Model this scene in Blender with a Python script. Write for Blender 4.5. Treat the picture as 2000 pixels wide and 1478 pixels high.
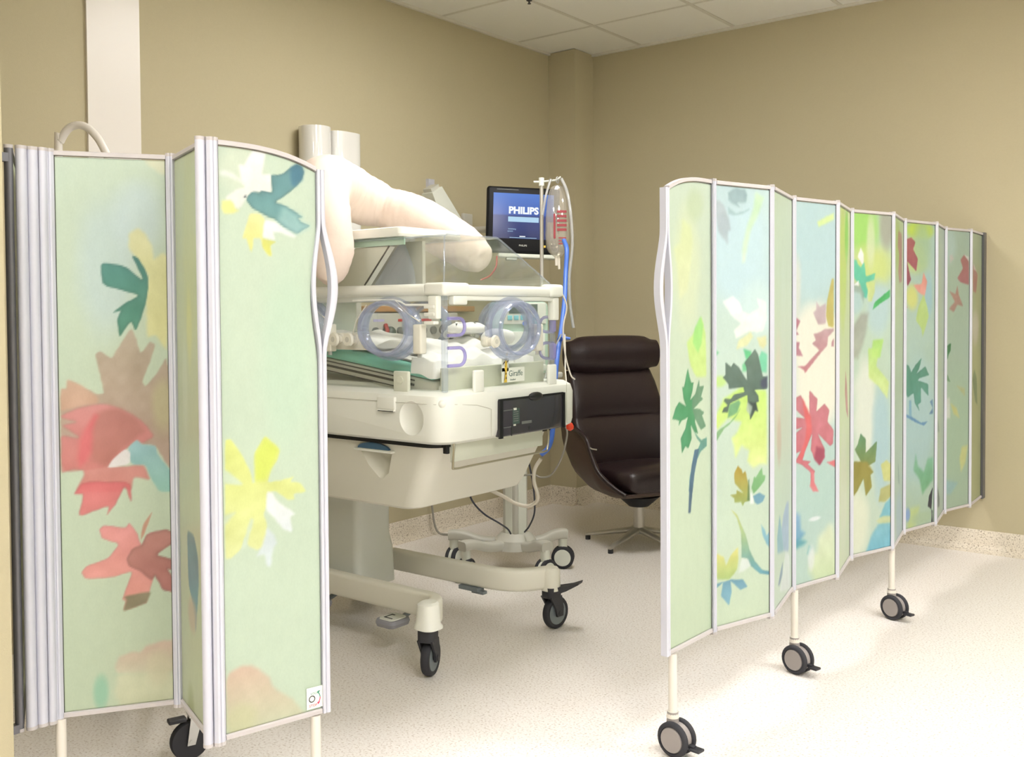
import bpy, bmesh, math, random
import numpy as np
from mathutils import Vector, Matrix
random.seed(7)
PI = math.pi
for o in list(bpy.data.objects):
    bpy.data.objects.remove(o)
SC = bpy.context.scene
COL = SC.collection

# ------------------------------------------------------------------ camera
cam_data = bpy.data.cameras.new('camera')
cam_data.sensor_width = 36.0
cam_data.lens = 36.0 * 1930.0 / 2000.0
cam_data.shift_y = -78.0 / 2000.0
cam_data.clip_start = 0.02
camera = bpy.data.objects.new('camera', cam_data)
COL.objects.link(camera)
SC.camera = camera
_p, _r = math.radians(1.5), 0.0066
_c, _s = 0.78785, 0.61588
def _room(v): return Vector((_c * v[0] - _s * v[1], _s * v[0] + _c * v[1], v[2]))
_fw = _room((0, math.cos(_p), -math.sin(_p)))
_rt = _room((1, 0, 0))
_dn = _fw.cross(_rt)
_right = _rt * math.cos(_r) + _dn * math.sin(_r)
_down = -_rt * math.sin(_r) + _dn * math.cos(_r)
_m = Matrix((_right, -_down, -_fw)).transposed().to_4x4()
_m.translation = Vector((0, 0, 1.26))
camera.matrix_world = _m

# ------------------------------------------------------------------ light and exposure
SC.view_settings.view_transform = 'Standard'
SC.view_settings.look = 'None'
SC.view_settings.exposure = 0.0
SC.view_settings.gamma = 1.0
SC.view_settings.use_curve_mapping = False
SC.cycles.transparent_max_bounces = 48
world = bpy.data.worlds.new('world')
SC.world = world
world.use_nodes = True
world.node_tree.nodes['Background'].inputs[0].default_value = (0.95, 0.97, 1.0, 1)
world.node_tree.nodes['Background'].inputs[1].default_value = 0.30
LAMP_WARM = (1.0, 0.98, 0.95)
LAMP_COOL = (0.90, 0.94, 1.0)
# ceiling fixtures: (x, y, strength, colour); one recessed diffuser each, set into the tile grid
CEIL = 2.96
GX0, GDX, GY0, GDY = -3.265, 0.645, 4.98, -0.71
# (grid column, grid row, strength, colour)
FIXTURES = [(2, 3, 34.0, LAMP_WARM), (6, 3, 34.0, LAMP_WARM), (6, 6, 42.0, LAMP_WARM), (9, 2, 50.0, LAMP_COOL), (9, 5, 54.0, LAMP_COOL),
            (8, 9, 38.0, LAMP_COOL), (5, 9, 30.0, LAMP_WARM), (3, 8, 30.0, LAMP_WARM)]

# ------------------------------------------------------------------ materials
MATS = {}
def lin(c):
    c = np.asarray(c, dtype=float) / 255.0
    return np.where(c <= 0.04045, c / 12.92, ((c + 0.055) / 1.055) ** 2.4)
def new_mat(name):
    m = bpy.data.materials.new(name); m.use_nodes = True
    MATS[name] = m
    nt = m.node_tree
    return m, nt, nt.nodes['Principled BSDF']
def srgb(c): return tuple(lin(c)) + (1.0,)
def mat(name, c, rough=0.5, metal=0.0, noise=0.0, scale=20.0, bump=0.0, bscale=60.0, coat=0.0, spec=None, stretch=None):
    m, nt, b = new_mat(name)
    b.inputs['Base Color'].default_value = srgb(c)
    b.inputs['Roughness'].default_value = rough
    b.inputs['Metallic'].default_value = metal
    b.inputs['Coat Weight'].default_value = coat
    if spec is not None: b.inputs['Specular IOR Level'].default_value = spec
    tc = nt.nodes.new('ShaderNodeTexCoord')
    src = tc.outputs['Object']
    if stretch:
        mp = nt.nodes.new('ShaderNodeMapping'); mp.inputs['Scale'].default_value = stretch
        nt.links.new(src, mp.inputs[0]); src = mp.outputs[0]
    if noise > 0:
        n = nt.nodes.new('ShaderNodeTexNoise'); n.inputs['Scale'].default_value = scale; n.inputs['Detail'].default_value = 4
        r = nt.nodes.new('ShaderNodeMapRange'); r.inputs[3].default_value = 1 - noise; r.inputs[4].default_value = 1 + noise
        mx = nt.nodes.new('ShaderNodeVectorMath'); mx.operation = 'SCALE'
        mx.inputs[0].default_value = srgb(c)[:3]
        nt.links.new(src, n.inputs[0]); nt.links.new(n.outputs[0], r.inputs[0]); nt.links.new(r.outputs[0], mx.inputs['Scale'])
        nt.links.new(mx.outputs[0], b.inputs['Base Color'])
    if bump > 0:
        n2 = nt.nodes.new('ShaderNodeTexNoise'); n2.inputs['Scale'].default_value = bscale; n2.inputs['Detail'].default_value = 3
        bp = nt.nodes.new('ShaderNodeBump'); bp.inputs['Strength'].default_value = bump; bp.inputs['Distance'].default_value = 0.004
        nt.links.new(src, n2.inputs[0]); nt.links.new(n2.outputs[0], bp.inputs['Height']); nt.links.new(bp.outputs[0], b.inputs['Normal'])
    return m
def clear_mat(name, tint, amount=0.08, rough=0.03, body=0.0, bodycol=(220, 225, 235)):
    # thin acrylic: mostly straight-through, some surface gloss, a little milky body
    m, nt, b = new_mat(name)
    nt.nodes.remove(b)
    out = nt.nodes['Material Output']
    tr = nt.nodes.new('ShaderNodeBsdfTransparent'); tr.inputs[0].default_value = srgb(tint)
    gl = nt.nodes.new('ShaderNodeBsdfGlossy'); gl.inputs['Roughness'].default_value = rough
    gl.inputs[0].default_value = (1, 1, 1, 1)
    fr = nt.nodes.new('ShaderNodeLayerWeight'); fr.inputs[0].default_value = 0.5
    pw = nt.nodes.new('ShaderNodeMath'); pw.operation = 'POWER'; pw.inputs[1].default_value = 4.0
    mu = nt.nodes.new('ShaderNodeMath'); mu.operation = 'MULTIPLY_ADD'; mu.inputs[1].default_value = 0.5; mu.inputs[2].default_value = amount * 0.5
    mu.use_clamp = True
    nt.links.new(fr.outputs['Facing'], pw.inputs[0]); nt.links.new(pw.outputs[0], mu.inputs[0])
    first = tr
    if body > 0:
        df = nt.nodes.new('ShaderNodeBsdfDiffuse'); df.inputs[0].default_value = srgb(bodycol)
        mx0 = nt.nodes.new('ShaderNodeMixShader'); mx0.inputs[0].default_value = body
        nt.links.new(tr.outputs[0], mx0.inputs[1]); nt.links.new(df.outputs[0], mx0.inputs[2]); first = mx0
    mx = nt.nodes.new('ShaderNodeMixShader')
    nt.links.new(mu.outputs[0], mx.inputs[0]); nt.links.new(first.outputs[0], mx.inputs[1]); nt.links.new(gl.outputs[0], mx.inputs[2])
    nt.links.new(mx.outputs[0], out.inputs[0])
    return m
def emit_mat(name, c, strength):
    m, nt, b = new_mat(name)
    b.inputs['Base Color'].default_value = (0.02, 0.02, 0.02, 1)
    b.inputs['Emission Color'].default_value = tuple(c) + (1.0,)
    b.inputs['Emission Strength'].default_value = strength
    return m
def speckle_mat(name, base, dark, light, rough=0.4, size=260.0, coat=0.0):
    m, nt, b = new_mat(name)
    tc = nt.nodes.new('ShaderNodeTexCoord')
    n1 = nt.nodes.new('ShaderNodeTexNoise'); n1.inputs['Scale'].default_value = size * 0.42; n1.inputs['Detail'].default_value = 2
    r1 = nt.nodes.new('ShaderNodeValToRGB')
    r1.color_ramp.elements[0].position = 0.30; r1.color_ramp.elements[0].color = srgb(dark)
    r1.color_ramp.elements[1].position = 0.62; r1.color_ramp.elements[1].color = srgb(light)
    e = r1.color_ramp.elements.new(0.43); e.color = srgb(base)
    v = nt.nodes.new('ShaderNodeTexVoronoi'); v.inputs['Scale'].default_value = size * 0.35
    r2 = nt.nodes.new('ShaderNodeValToRGB')
    r2.color_ramp.elements[0].position = 0.10; r2.color_ramp.elements[0].color = (1, 1, 1, 1)
    r2.color_ramp.elements[1].position = 0.20; r2.color_ramp.elements[1].color = (0, 0, 0, 1)
    n3 = nt.nodes.new('ShaderNodeTexNoise'); n3.inputs['Scale'].default_value = 14.0
    r3 = nt.nodes.new('ShaderNodeMapRange'); r3.inputs[1].default_value = 0.46; r3.inputs[2].default_value = 0.6
    mm = nt.nodes.new('ShaderNodeMath'); mm.operation = 'MULTIPLY'
    mm2 = nt.nodes.new('ShaderNodeMath'); mm2.operation = 'MULTIPLY'; mm2.inputs[1].default_value = 0.75
    mx = nt.nodes.new('ShaderNodeMix'); mx.data_type = 'RGBA'; mx.inputs[7].default_value = srgb(dark)
    for q in (n1, v, n3): nt.links.new(tc.outputs['Object'], q.inputs[0])
    nt.links.new(n1.outputs[0], r1.inputs[0]); nt.links.new(v.outputs[0], r2.inputs[0])
    nt.links.new(n3.outputs[0], r3.inputs[0])
    nt.links.new(r2.outputs[0], mm.inputs[0]); nt.links.new(r3.outputs[0], mm.inputs[1]); nt.links.new(mm.outputs[0], mm2.inputs[0])
    nt.links.new(mm2.outputs[0], mx.inputs[0]); nt.links.new(r1.outputs[0], mx.inputs[6]); nt.links.new(mx.outputs[2], b.inputs['Base Color'])
    b.inputs['Roughness'].default_value = rough
    return m

mat('wall_paint', (187, 177, 147), 0.75, noise=0.03, scale=90, bump=0.12, bscale=420)
mat('wall_white', (232, 226, 220), 0.35)
mat('ceiling_tile', (240, 238, 230), 0.9, noise=0.04, scale=200, bump=0.1, bscale=300)
mat('ceiling_bar', (216, 212, 200), 0.5)
speckle_mat('floor_vinyl', (233, 226, 221), (196, 184, 174), (240, 235, 231), 0.40, 330)
speckle_mat('cove_vinyl', (214, 203, 186), (140, 126, 108), (226, 216, 200), 0.5, 330)
mat('alu', (200, 201, 213), 0.38, metal=0.15)
mat('alu_dark', (110, 110, 116), 0.35, metal=0.6)
mat('alu_cap', (190, 184, 184), 0.5)
mat('gasket', (60, 66, 60), 0.7)
mat('leg_tube', (222, 216, 206), 0.35, metal=0.1)
mat('caster_dark', (46, 46, 52), 0.55)
mat('tyre', (46, 46, 52), 0.75)
mat('caster_grey', (152, 145, 142), 0.5)
mat('hub_grey', (120, 128, 132), 0.45)
mat('zinc', (206, 206, 206), 0.3, metal=0.7)
mat('inc_white', (236, 236, 227), 0.42)
mat('inc_body', (228, 225, 212), 0.5)
mat('inc_metal', (216, 218, 210), 0.45)
mat('black_gap', (18, 16, 14), 0.7)
mat('bed_grey', (202, 199, 186), 0.5)
mat('slot', (58, 52, 44), 0.7)
mat('pan_cream', (216, 217, 200), 0.4)
mat('blue_handle', (72, 108, 140), 0.5)
mat('steel_wire', (176, 168, 146), 0.3, metal=0.7)
mat('window_dark', (60, 57, 64), 0.12, coat=0.4)
mat('window_frame', (20, 20, 24), 0.4)
mat('window_item', (110, 112, 110), 0.5)
mat('teal_sheet', (140, 212, 194), 0.8, noise=0.04, scale=30, bump=0.3, bscale=40)
mat('white_cloth', (240, 238, 234), 0.9, bump=0.5, bscale=26)
mat('pillow_cloth', (230, 211, 198), 0.85, bump=0.6, bscale=20)
mat('grommet', (228, 224, 210), 0.5)
mat('purple', (190, 184, 226), 0.3)
mat('label_white', (232, 234, 222), 0.5)
mat('ink_green', (74, 104, 96), 0.6)
mat('ink_lock', (60, 140, 116), 0.6)
mat('ink_red', (226, 50, 96), 0.6)
mat('ink_black', (34, 34, 38), 0.6)
mat('ink_lilac', (196, 190, 214), 0.6)
mat('giraffe_yellow', (222, 188, 70), 0.6)
mat('giraffe_brown', (62, 44, 24), 0.6)
mat('black_plastic', (14, 14, 17), 0.5, spec=0.25)
mat('grey_plastic', (196, 194, 184), 0.5)
mat('mint', (186, 214, 196), 0.45)
mat('pale_panel', (222, 224, 214), 0.5)
mat('button_blue', (124, 200, 214), 0.5)
mat('button_teal', (90, 170, 170), 0.5)
mat('display_dark', (72, 88, 84), 0.25)
mat('leather', (39, 25, 27), 0.38, noise=0.12, scale=8, bump=0.25, bscale=90)
mat('shell_wood', (70, 50, 44), 0.45, noise=0.12, scale=6, stretch=(1, 1, 8))
mat('chrome', (196, 192, 184), 0.3, metal=0.55)
mat('rail_wood', (190, 140, 84), 0.5, noise=0.1, scale=6)
mat('red_label', (206, 60, 60), 0.5)
mat('teal_label', (60, 140, 140), 0.5)
mat('cable_white', (222, 214, 200), 0.5)
mat('hose_blue', (70, 110, 196), 0.4)
mat('cable_dark', (34, 40, 58), 0.5)
mat('cable_grey', (150, 146, 136), 0.5)
mat('cable_red', (170, 50, 52), 0.5)
mat('red_plug', (230, 70, 40), 0.4)
mat('yellow_clip', (226, 200, 60), 0.5)
mat('cyl_white', (226, 224, 220), 0.12, coat=0.3)
mat('pedal_grey', (150, 150, 158), 0.45)
clear_mat('acrylic', (252, 253, 252), 0.07, 0.03, 0.022, (222, 226, 220))
clear_mat('acrylic_edge', (244, 247, 252), 0.1, 0.08, 0.12, (214, 218, 232))
clear_mat('port_clear', (238, 241, 250), 0.16, 0.08, 0.22, (200, 206, 224))
clear_mat('purple_clear', (226, 222, 250), 0.12, 0.1, 0.42, (180, 172, 226))
clear_mat('bag_clear', (240, 238, 232), 0.16, 0.05, 0.16, (238, 232, 226))
clear_mat('tube_clear', (226, 226, 224), 0.16, 0.08, 0.45, (214, 214, 214))
mat('bag_red', (150, 58, 66), 0.5)
mat('bag_fluid', (214, 200, 186), 0.2)
emit_mat('white_ink_lit', (0.9, 0.95, 1.0), 0.95)
emit_mat('bar_lit', (0.45, 0.72, 0.95), 0.85)

# monitor glass: the start-up picture glows blue, darker towards the bottom of the picture
def screen_mat():
    m, nt, b = new_mat('monitor_picture')
    tc = nt.nodes.new('ShaderNodeTexCoord')
    sp = nt.nodes.new('ShaderNodeSeparateXYZ')
    r = nt.nodes.new('ShaderNodeValToRGB')
    r.color_ramp.elements[0].position = 0.0; r.color_ramp.elements[0].color = srgb((30, 44, 92))
    r.color_ramp.elements[1].position = 1.0; r.color_ramp.elements[1].color = srgb((70, 120, 205))
    for pos, c in ((0.22, (34, 52, 112)), (0.5, (28, 52, 120)), (0.54, (44, 86, 170))):
        e = r.color_ramp.elements.new(pos); e.color = srgb(c)
    nt.links.new(tc.outputs['Generated'], sp.inputs[0]); nt.links.new(sp.outputs[2], r.inputs[0])
    nt.links.new(r.outputs[0], b.inputs['Emission Color']); b.inputs['Emission Strength'].default_value = 1.0
    b.inputs['Base Color'].default_value = (0.01, 0.01, 0.02, 1); b.inputs['Roughness'].default_value = 0.15
screen_mat()

# printed laminate of the folding screens: colour attribute x fine paper grain
def print_mat():
    m, nt, b = new_mat('screen_print')
    at = nt.nodes.new('ShaderNodeAttribute'); at.attribute_name = 'print'
    tc = nt.nodes.new('ShaderNodeTexCoord')
    mp = nt.nodes.new('ShaderNodeMapping'); mp.inputs['Scale'].default_value = (1, 1, 0.55)
    n = nt.nodes.new('ShaderNodeTexNoise'); n.inputs['Scale'].default_value = 46; n.inputs['Detail'].default_value = 5
    n2 = nt.nodes.new('ShaderNodeTexNoise'); n2.inputs['Scale'].default_value = 260; n2.inputs['Detail'].default_value = 2
    ad = nt.nodes.new('ShaderNodeMath'); ad.operation = 'ADD'
    r = nt.nodes.new('ShaderNodeMapRange'); r.inputs[1].default_value = 0.6; r.inputs[2].default_value = 1.4; r.inputs[3].default_value = 0.96; r.inputs[4].default_value = 1.04
    sc = nt.nodes.new('ShaderNodeVectorMath'); sc.operation = 'SCALE'
    nt.links.new(tc.outputs['Object'], mp.inputs[0]); nt.links.new(mp.outputs[0], n.inputs[0]); nt.links.new(mp.outputs[0], n2.inputs[0])
    nt.links.new(n.outputs[0], ad.inputs[0]); nt.links.new(n2.outputs[0], ad.inputs[1]); nt.links.new(ad.outputs[0], r.inputs[0])
    nt.links.new(at.outputs['Color'], sc.inputs[0]); nt.links.new(r.outputs[0], sc.inputs['Scale']); nt.links.new(sc.outputs[0], b.inputs['Base Color'])
    b.inputs['Roughness'].default_value = 0.38
print_mat()

# ------------------------------------------------------------------ mesh helpers
def V(*a): return Vector(a)
class MB:
    def __init__(self): self.v = []; self.f = []
    def add(self, vs, fs, M=None):
        b = len(self.v)
        if M is not None: vs = [M @ Vector(p) for p in vs]
        self.v += [tuple(p) for p in vs]; self.f += [tuple(b + i for i in f) for f in fs]
        return self
    def box(self, c, s, rz=0.0, M=None):
        x, y, z = s[0] / 2, s[1] / 2, s[2] / 2
        vs = [(-x, -y, -z), (x, -y, -z), (x, y, -z), (-x, y, -z), (-x, -y, z), (x, -y, z), (x, y, z), (-x, y, z)]
        T = Matrix.Translation(c) @ Matrix.Rotation(rz, 4, 'Z')
        if M is not None: T = M @ T
        return self.add(vs, [(3, 2, 1, 0), (4, 5, 6, 7), (0, 1, 5, 4), (1, 2, 6, 5), (2, 3, 7, 6), (3, 0, 4, 7)], T)
    def mm(self, lo, hi): return self.box([(a + b) / 2 for a, b in zip(lo, hi)], [b - a for a, b in zip(lo, hi)])
    def rbox(self, c, s, r, seg=3, rz=0.0, M=None):
        bm = bmesh.new(); bmesh.ops.create_cube(bm, size=1.0)
        bmesh.ops.scale(bm, vec=s, verts=bm.verts)
        bmesh.ops.bevel(bm, geom=list(bm.edges), offset=min(r, min(s) * 0.499), segments=seg, profile=0.5, affect='EDGES')
        bm.verts.index_update()
        T = Matrix.Translation(c) @ Matrix.Rotation(rz, 4, 'Z')
        if M is not None: T = M @ T
        self.add([v.co.copy() for v in bm.verts], [tuple(v.index for v in f.verts) for f in bm.faces], T)
        bm.free(); return self
    def rmm(self, lo, hi, r, seg=3): return self.rbox([(a + b) / 2 for a, b in zip(lo, hi)], [b - a for a, b in zip(lo, hi)], r, seg)
    def loft(self, rings, cap=True, closed=True):
        n = len(rings[0]); b = len(self.v)
        for r in rings: self.v += [tuple(p) for p in r]
        for i in range(len(rings) - 1):
            for j in range(n if closed else n - 1):
                k = (j + 1) % n
                self.f.append((b + i * n + j, b + i * n + k, b + (i + 1) * n + k, b + (i + 1) * n + j))
        if cap:
            self.f.append(tuple(b + j for j in reversed(range(n))))
            self.f.append(tuple(b + (len(rings) - 1) * n + j for j in range(n)))
        return self
    def cyl(self, p0, p1, r0, r1=None, n=18, cap=True):
        return self.tube([p0, p1], [r0, r0 if r1 is None else r1], n, cap)
    def tube(self, pts, r, n=10, cap=True, closed=False, flat=1.0, up=None):
        pts = [Vector(p) for p in pts]; m = len(pts)
        rs = r if isinstance(r, (list, tuple)) else [r] * m
        rings = []; prev = None
        for i, p in enumerate(pts):
            if closed: t = pts[(i + 1) % m] - pts[i - 1]
            else: t = pts[min(i + 1, m - 1)] - pts[max(i - 1, 0)]
            t.normalize()
            if prev is None:
                a = Vector(up) if up else (Vector((0, 0, 1)) if abs(t.z) < 0.9 else Vector((1, 0, 0)))
            else: a = prev
            u = (a - t * a.dot(t)).normalized(); w = t.cross(u); prev = u
            rings.append([p + (u * math.cos(q) + w * math.sin(q) * flat) * rs[i] for q in [2 * PI * k / n for k in range(n)]])
        if closed: rings.append(rings[0])
        return self.loft(rings, cap and not closed)
    def sweep(self, pts, prof, up=(0, 0, 1), cap=True, closed=False):
        # prof: list of (side, up) offsets
        pts = [Vector(p) for p in pts]; m = len(pts); up = Vector(up); rings = []
        for i, p in enumerate(pts):
            if closed: t = pts[(i + 1) % m] - pts[i - 1]
            else: t = pts[min(i + 1, m - 1)] - pts[max(i - 1, 0)]
            t.normalize(); sd = t.cross(up).normalized(); u = sd.cross(t)
            rings.append([p + sd * a + u * b for a, b in prof])
        if closed: rings.append(rings[0])
        return self.loft(rings, cap and not closed)
    def ball(self, c, r, sx=1, sy=1, sz=1, n=16, m=10):
        rings = []
        for i in range(1, m):
            th = PI * i / m
            rings.append([(c[0] + r * sx * math.sin(th) * math.cos(2 * PI * j / n), c[1] + r * sy * math.sin(th) * math.sin(2 * PI * j / n), c[2] - r * sz * math.cos(th)) for j in range(n)])
        return self.loft(rings)
    def prism(self, poly, a, b, M=None):
        # poly in local XZ plane, extruded along local Y from a to b
        n = len(poly)
        vs = [(x, a, z) for x, z in poly] + [(x, b, z) for x, z in poly]
        fs = [tuple(range(n)), tuple(n + i for i in reversed(range(n)))] + [(i, i + n, (i + 1) % n + n, (i + 1) % n) for i in range(n)]
        return self.add(vs, fs, M)
    def build(self, name, m, parent=None, off=None, smooth=True, angle=35.0):
        me = bpy.data.meshes.new(name)
        vs = self.v
        if off is not None: vs = [(p[0] - off[0], p[1] - off[1], p[2] - off[2]) for p in vs]
        me.from_pydata(vs, [], self.f)
        bm = bmesh.new(); bm.from_mesh(me)
        bmesh.ops.recalc_face_normals(bm, faces=bm.faces); bm.to_mesh(me); bm.free()
        if smooth:
            me.shade_smooth(); me.set_sharp_from_angle(angle=math.radians(angle))
        me.materials.append(MATS[m])
        o = bpy.data.objects.new(name, me); COL.objects.link(o)
        if parent is not None: o.parent = parent
        return o
def tag(o, label, cat, group=None):
    o['label'] = label; o['category'] = cat
    if group: o['group'] = group
    return o
def struct(o, label=None):
    o['kind'] = 'structure'
    if label: o['label'] = label
    return o
def thing(name, label, cat, loc=(0, 0, 0), rz=0.0, group=None):
    o = bpy.data.objects.new(name, None); COL.objects.link(o)
    o.location = loc; o.rotation_euler = (0, 0, rz); o.empty_display_size = 0.1
    return tag(o, label, cat, group)
def child_copy(o, parent):
    c = o.copy(); COL.objects.link(c); c.parent = parent
    for ch in list(o.children): child_copy(ch, c)
    return c
def rrect(x0, x1, y0, y1, r, z, n=6):
    pts = []
    for cx, cy, a0 in ((x1 - r, y1 - r, 0), (x0 + r, y1 - r, PI / 2), (x0 + r, y0 + r, PI), (x1 - r, y0 + r, 1.5 * PI)):
        for i in range(n + 1):
            a = a0 + PI / 2 * i / n
            pts.append((cx + r * math.cos(a), cy + r * math.sin(a), z))
    return pts
def smooth_path(pts, k=6):
    pts = [Vector(p) for p in pts]; out = []
    q = [pts[0] * 2 - pts[1]] + pts + [pts[-1] * 2 - pts[-2]]
    for i in range(1, len(q) - 2):
        p0, p1, p2, p3 = q[i - 1:i + 3]
        for j in range(k):
            t = j / k
            out.append(0.5 * ((2 * p1) + (p2 - p0) * t + (2 * p0 - 5 * p1 + 4 * p2 - p3) * t * t + (3 * p1 - p0 - 3 * p2 + p3) * t ** 3))
    out.append(pts[-1]); return out
def text_mb(body, size, M, depth=0.0006, bold=0.0):
    cu = bpy.data.curves.new('lettering', 'FONT'); cu.body = body; cu.size = size; cu.extrude = depth; cu.offset = bold
    cu.align_x = 'CENTER'; cu.align_y = 'CENTER'; cu.resolution_u = 3
    o = bpy.data.objects.new('lettering', cu); COL.objects.link(o)
    dg = bpy.context.evaluated_depsgraph_get(); ev = o.evaluated_get(dg); me = ev.to_mesh()
    mb = MB(); mb.add([v.co.copy() for v in me.vertices], [tuple(p.vertices) for p in me.polygons], M)
    ev.to_mesh_clear(); bpy.data.objects.remove(o); bpy.data.curves.remove(cu)
    return mb
def face_matrix(origin, right, up):
    r = Vector(right).normalized(); u = Vector(up).normalized(); n = r.cross(u)
    m = Matrix((r, u, n)).transposed().to_4x4(); m.translation = Vector(origin); return m
def carve(o, mb):
    # cut a shape out of a part for good (the cutter is thrown away)
    me = bpy.data.meshes.new('cutter'); me.from_pydata(mb.v, [], mb.f)
    bm = bmesh.new(); bm.from_mesh(me); bmesh.ops.recalc_face_normals(bm, faces=bm.faces); bm.to_mesh(me); bm.free()
    me.shade_smooth()
    co = bpy.data.objects.new('cutter', me); COL.objects.link(co)
    md = o.modifiers.new('cut', 'BOOLEAN'); md.operation = 'DIFFERENCE'; md.object = co; md.solver = 'EXACT'
    bpy.context.view_layer.update()
    dg = bpy.context.evaluated_depsgraph_get()
    nm = bpy.data.meshes.new_from_object(o.evaluated_get(dg))
    o.modifiers.clear(); old = o.data; o.data = nm
    bpy.data.objects.remove(co); bpy.data.meshes.remove(me)
    nm.shade_smooth(); nm.set_sharp_from_angle(angle=math.radians(35))
# ------------------------------------------------------------------ the room
XL, YB, XR, YF = -3.84, 5.535, 3.4, -2.6
def slab(name, lo, hi, m, label=None):
    return struct(MB().mm(lo, hi).build(name, m, smooth=False), label)
floor = slab('floor', (XL - .1, YF - .1, -.1), (XR + .1, YB + .1, 0), 'floor_vinyl', 'pale speckled vinyl floor')
slab('wall_left', (XL - .1, YF, 0), (XL, YB + .1, CEIL), 'wall_paint', 'khaki painted wall behind the incubator')
slab('wall_back', (XL, YB, 0), (XR, YB + .1, CEIL), 'wall_paint', 'khaki painted wall that the long screen is fixed to')
slab('wall_right', (XR, YF, 0), (XR + .1, YB + .1, CEIL), 'wall_paint')
slab('wall_front', (XL, YF - .1, 0), (XR, YF, CEIL), 'wall_paint')
slab('wall_corner', (XL, 5.32, 0), (-3.63, YB, CEIL), 'wall_paint', 'boxed-in column in the room corner')
slab('wall_near', (XL, .86, 0), (-2.278, 1.055, CEIL), 'wall_paint', 'end of the partition wall beside the folded screen')
slab('wall_pier', (XL, 1.055, 0), (XL + .12, 2.022, CEIL), 'wall_paint', 'shallow pier on the left wall')
slab('trim_1', (XL, 2.118, 0), (XL + .012, 2.353, CEIL), 'wall_white', 'white upright panel on the left wall')
# cove baseboards
def cove(name, p0, p1, nrm):
    d = (Vector(p1) - Vector(p0)).normalized(); n = Vector(nrm)
    prof = [(0, 0), (0.05, 0), (0.028, 0.008), (0.014, 0.022), (0.008, 0.045), (0.007, 0.108), (0.003, 0.113), (0, 0.113)]
    rings = [[Vector(p) + n * a + Vector((0, 0, b)) for a, b in prof] for p in (p0, p1)]
    return struct(MB().loft(rings).build(name, 'cove_vinyl', angle=50), 'speckled coved skirting')
cove('baseboard_left', (XL, 2.37, 0), (XL, 5.32, 0), (1, 0, 0))
cove('baseboard_back', (-3.63, YB, 0), (XR, YB, 0), (0, -1, 0))
cove('baseboard_corner', (-3.63, 5.32, 0), (-3.63, YB, 0), (1, 0, 0))
cove('baseboard_corner_front', (XL, 5.32, 0), (-3.63, 5.32, 0), (0, -1, 0))

# suspended ceiling: slab above, tiles and bars below
ceil = slab('ceiling', (XL - .1, YF - .1, CEIL + .02), (XR + .1, YB + .1, CEIL + .12), 'ceiling_tile', 'suspended tile ceiling')
gx = [XL] + [GX0 + GDX * i for i in range(11)]
gx = [x for x in gx if x < XR - .05] + [XR]
gy = [YB] + [y for y in [GY0 + GDY * i for i in range(12)] if y > YF + .05] + [YF]
lit = {(c, r) for c, r, *_ in FIXTURES}
tile_mesh = {}
def tile(w, d):
    k = (round(w, 3), round(d, 3))
    if k not in tile_mesh:
        o = MB().rbox((0, 0, 0), (w - .022, d - .022, .016), .005, 1).build('ceiling_tile', 'ceiling_tile', ceil)
        tile_mesh[k] = o.data; return o
    o = bpy.data.objects.new('ceiling_tile', tile_mesh[k]); COL.objects.link(o); o.parent = ceil; return o
for i in range(len(gx) - 1):
    for j in range(len(gy) - 1):
        if (i, j) in lit: continue
        tile(gx[i + 1] - gx[i], gy[j] - gy[j + 1]).location = ((gx[i] + gx[i + 1]) / 2, (gy[j] + gy[j + 1]) / 2, CEIL + .012)
for x in gx[1:-1]: MB().mm((x - .012, YF, CEIL + .004), (x + .012, YB, CEIL + .012)).build('ceiling_bar', 'ceiling_bar', ceil, smooth=False)
for y in gy[1:-1]: MB().mm((XL, y - .012, CEIL + .0045), (XR, y + .012, CEIL + .0125)).build('ceiling_bar', 'ceiling_bar', ceil, smooth=False)
MB().mm((XL, 2.0, CEIL - .012), (XL + .018, 5.32, CEIL + .012)).build('edge_trim', 'ceiling_bar', ceil, smooth=False)
MB().mm((-3.63, YB - .018, CEIL - .012), (XR, YB, CEIL + .012)).build('edge_trim', 'ceiling_bar', ceil, smooth=False)
for q, (c, r, st, colr) in enumerate(FIXTURES):
    x0, x1, y1, y0 = gx[c], gx[c + 1], gy[r], gy[r + 1]
    t = thing('ceiling_light', 'square recessed ceiling light with glowing white diffuser', 'ceiling light', ((x0 + x1) / 2, (y0 + y1) / 2, CEIL), group='recessed ceiling lights')
    w, d = (x1 - x0) / 2, (y1 - y0) / 2
    fr = MB()
    for lo, hi in (((-w, -d), (w, -d + .03)), ((-w, d - .03), (w, d)), ((-w, -d + .03), (-w + .03, d - .03)), ((w - .03, -d + .03), (w, d - .03))):
        fr.mm((lo[0], lo[1], -.004), (hi[0], hi[1], .02))
    fr.build('frame', 'wall_white', t, smooth=False)
    nm = 'lamp_%d' % q
    emit_mat(nm, colr, st)
    MB().mm((-w + .03, -d + .03, .002), (w - .03, d - .03, .012)).build('diffuser', nm, t, smooth=False)
spk = tag(MB().cyl((-3.262, 4.345, CEIL - .018), (-3.262, 4.345, CEIL + .006), .005, n=10).cyl((-3.262, 4.345, CEIL - .019), (-3.262, 4.345, CEIL - .017), .010, n=12).cyl((-3.262, 4.345, CEIL - .002), (-3.262, 4.345, CEIL + .006), .016, n=14).build('sprinkler_head', 'caster_dark'), 'small dark sprinkler head on the ceiling grid', 'sprinkler')

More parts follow.
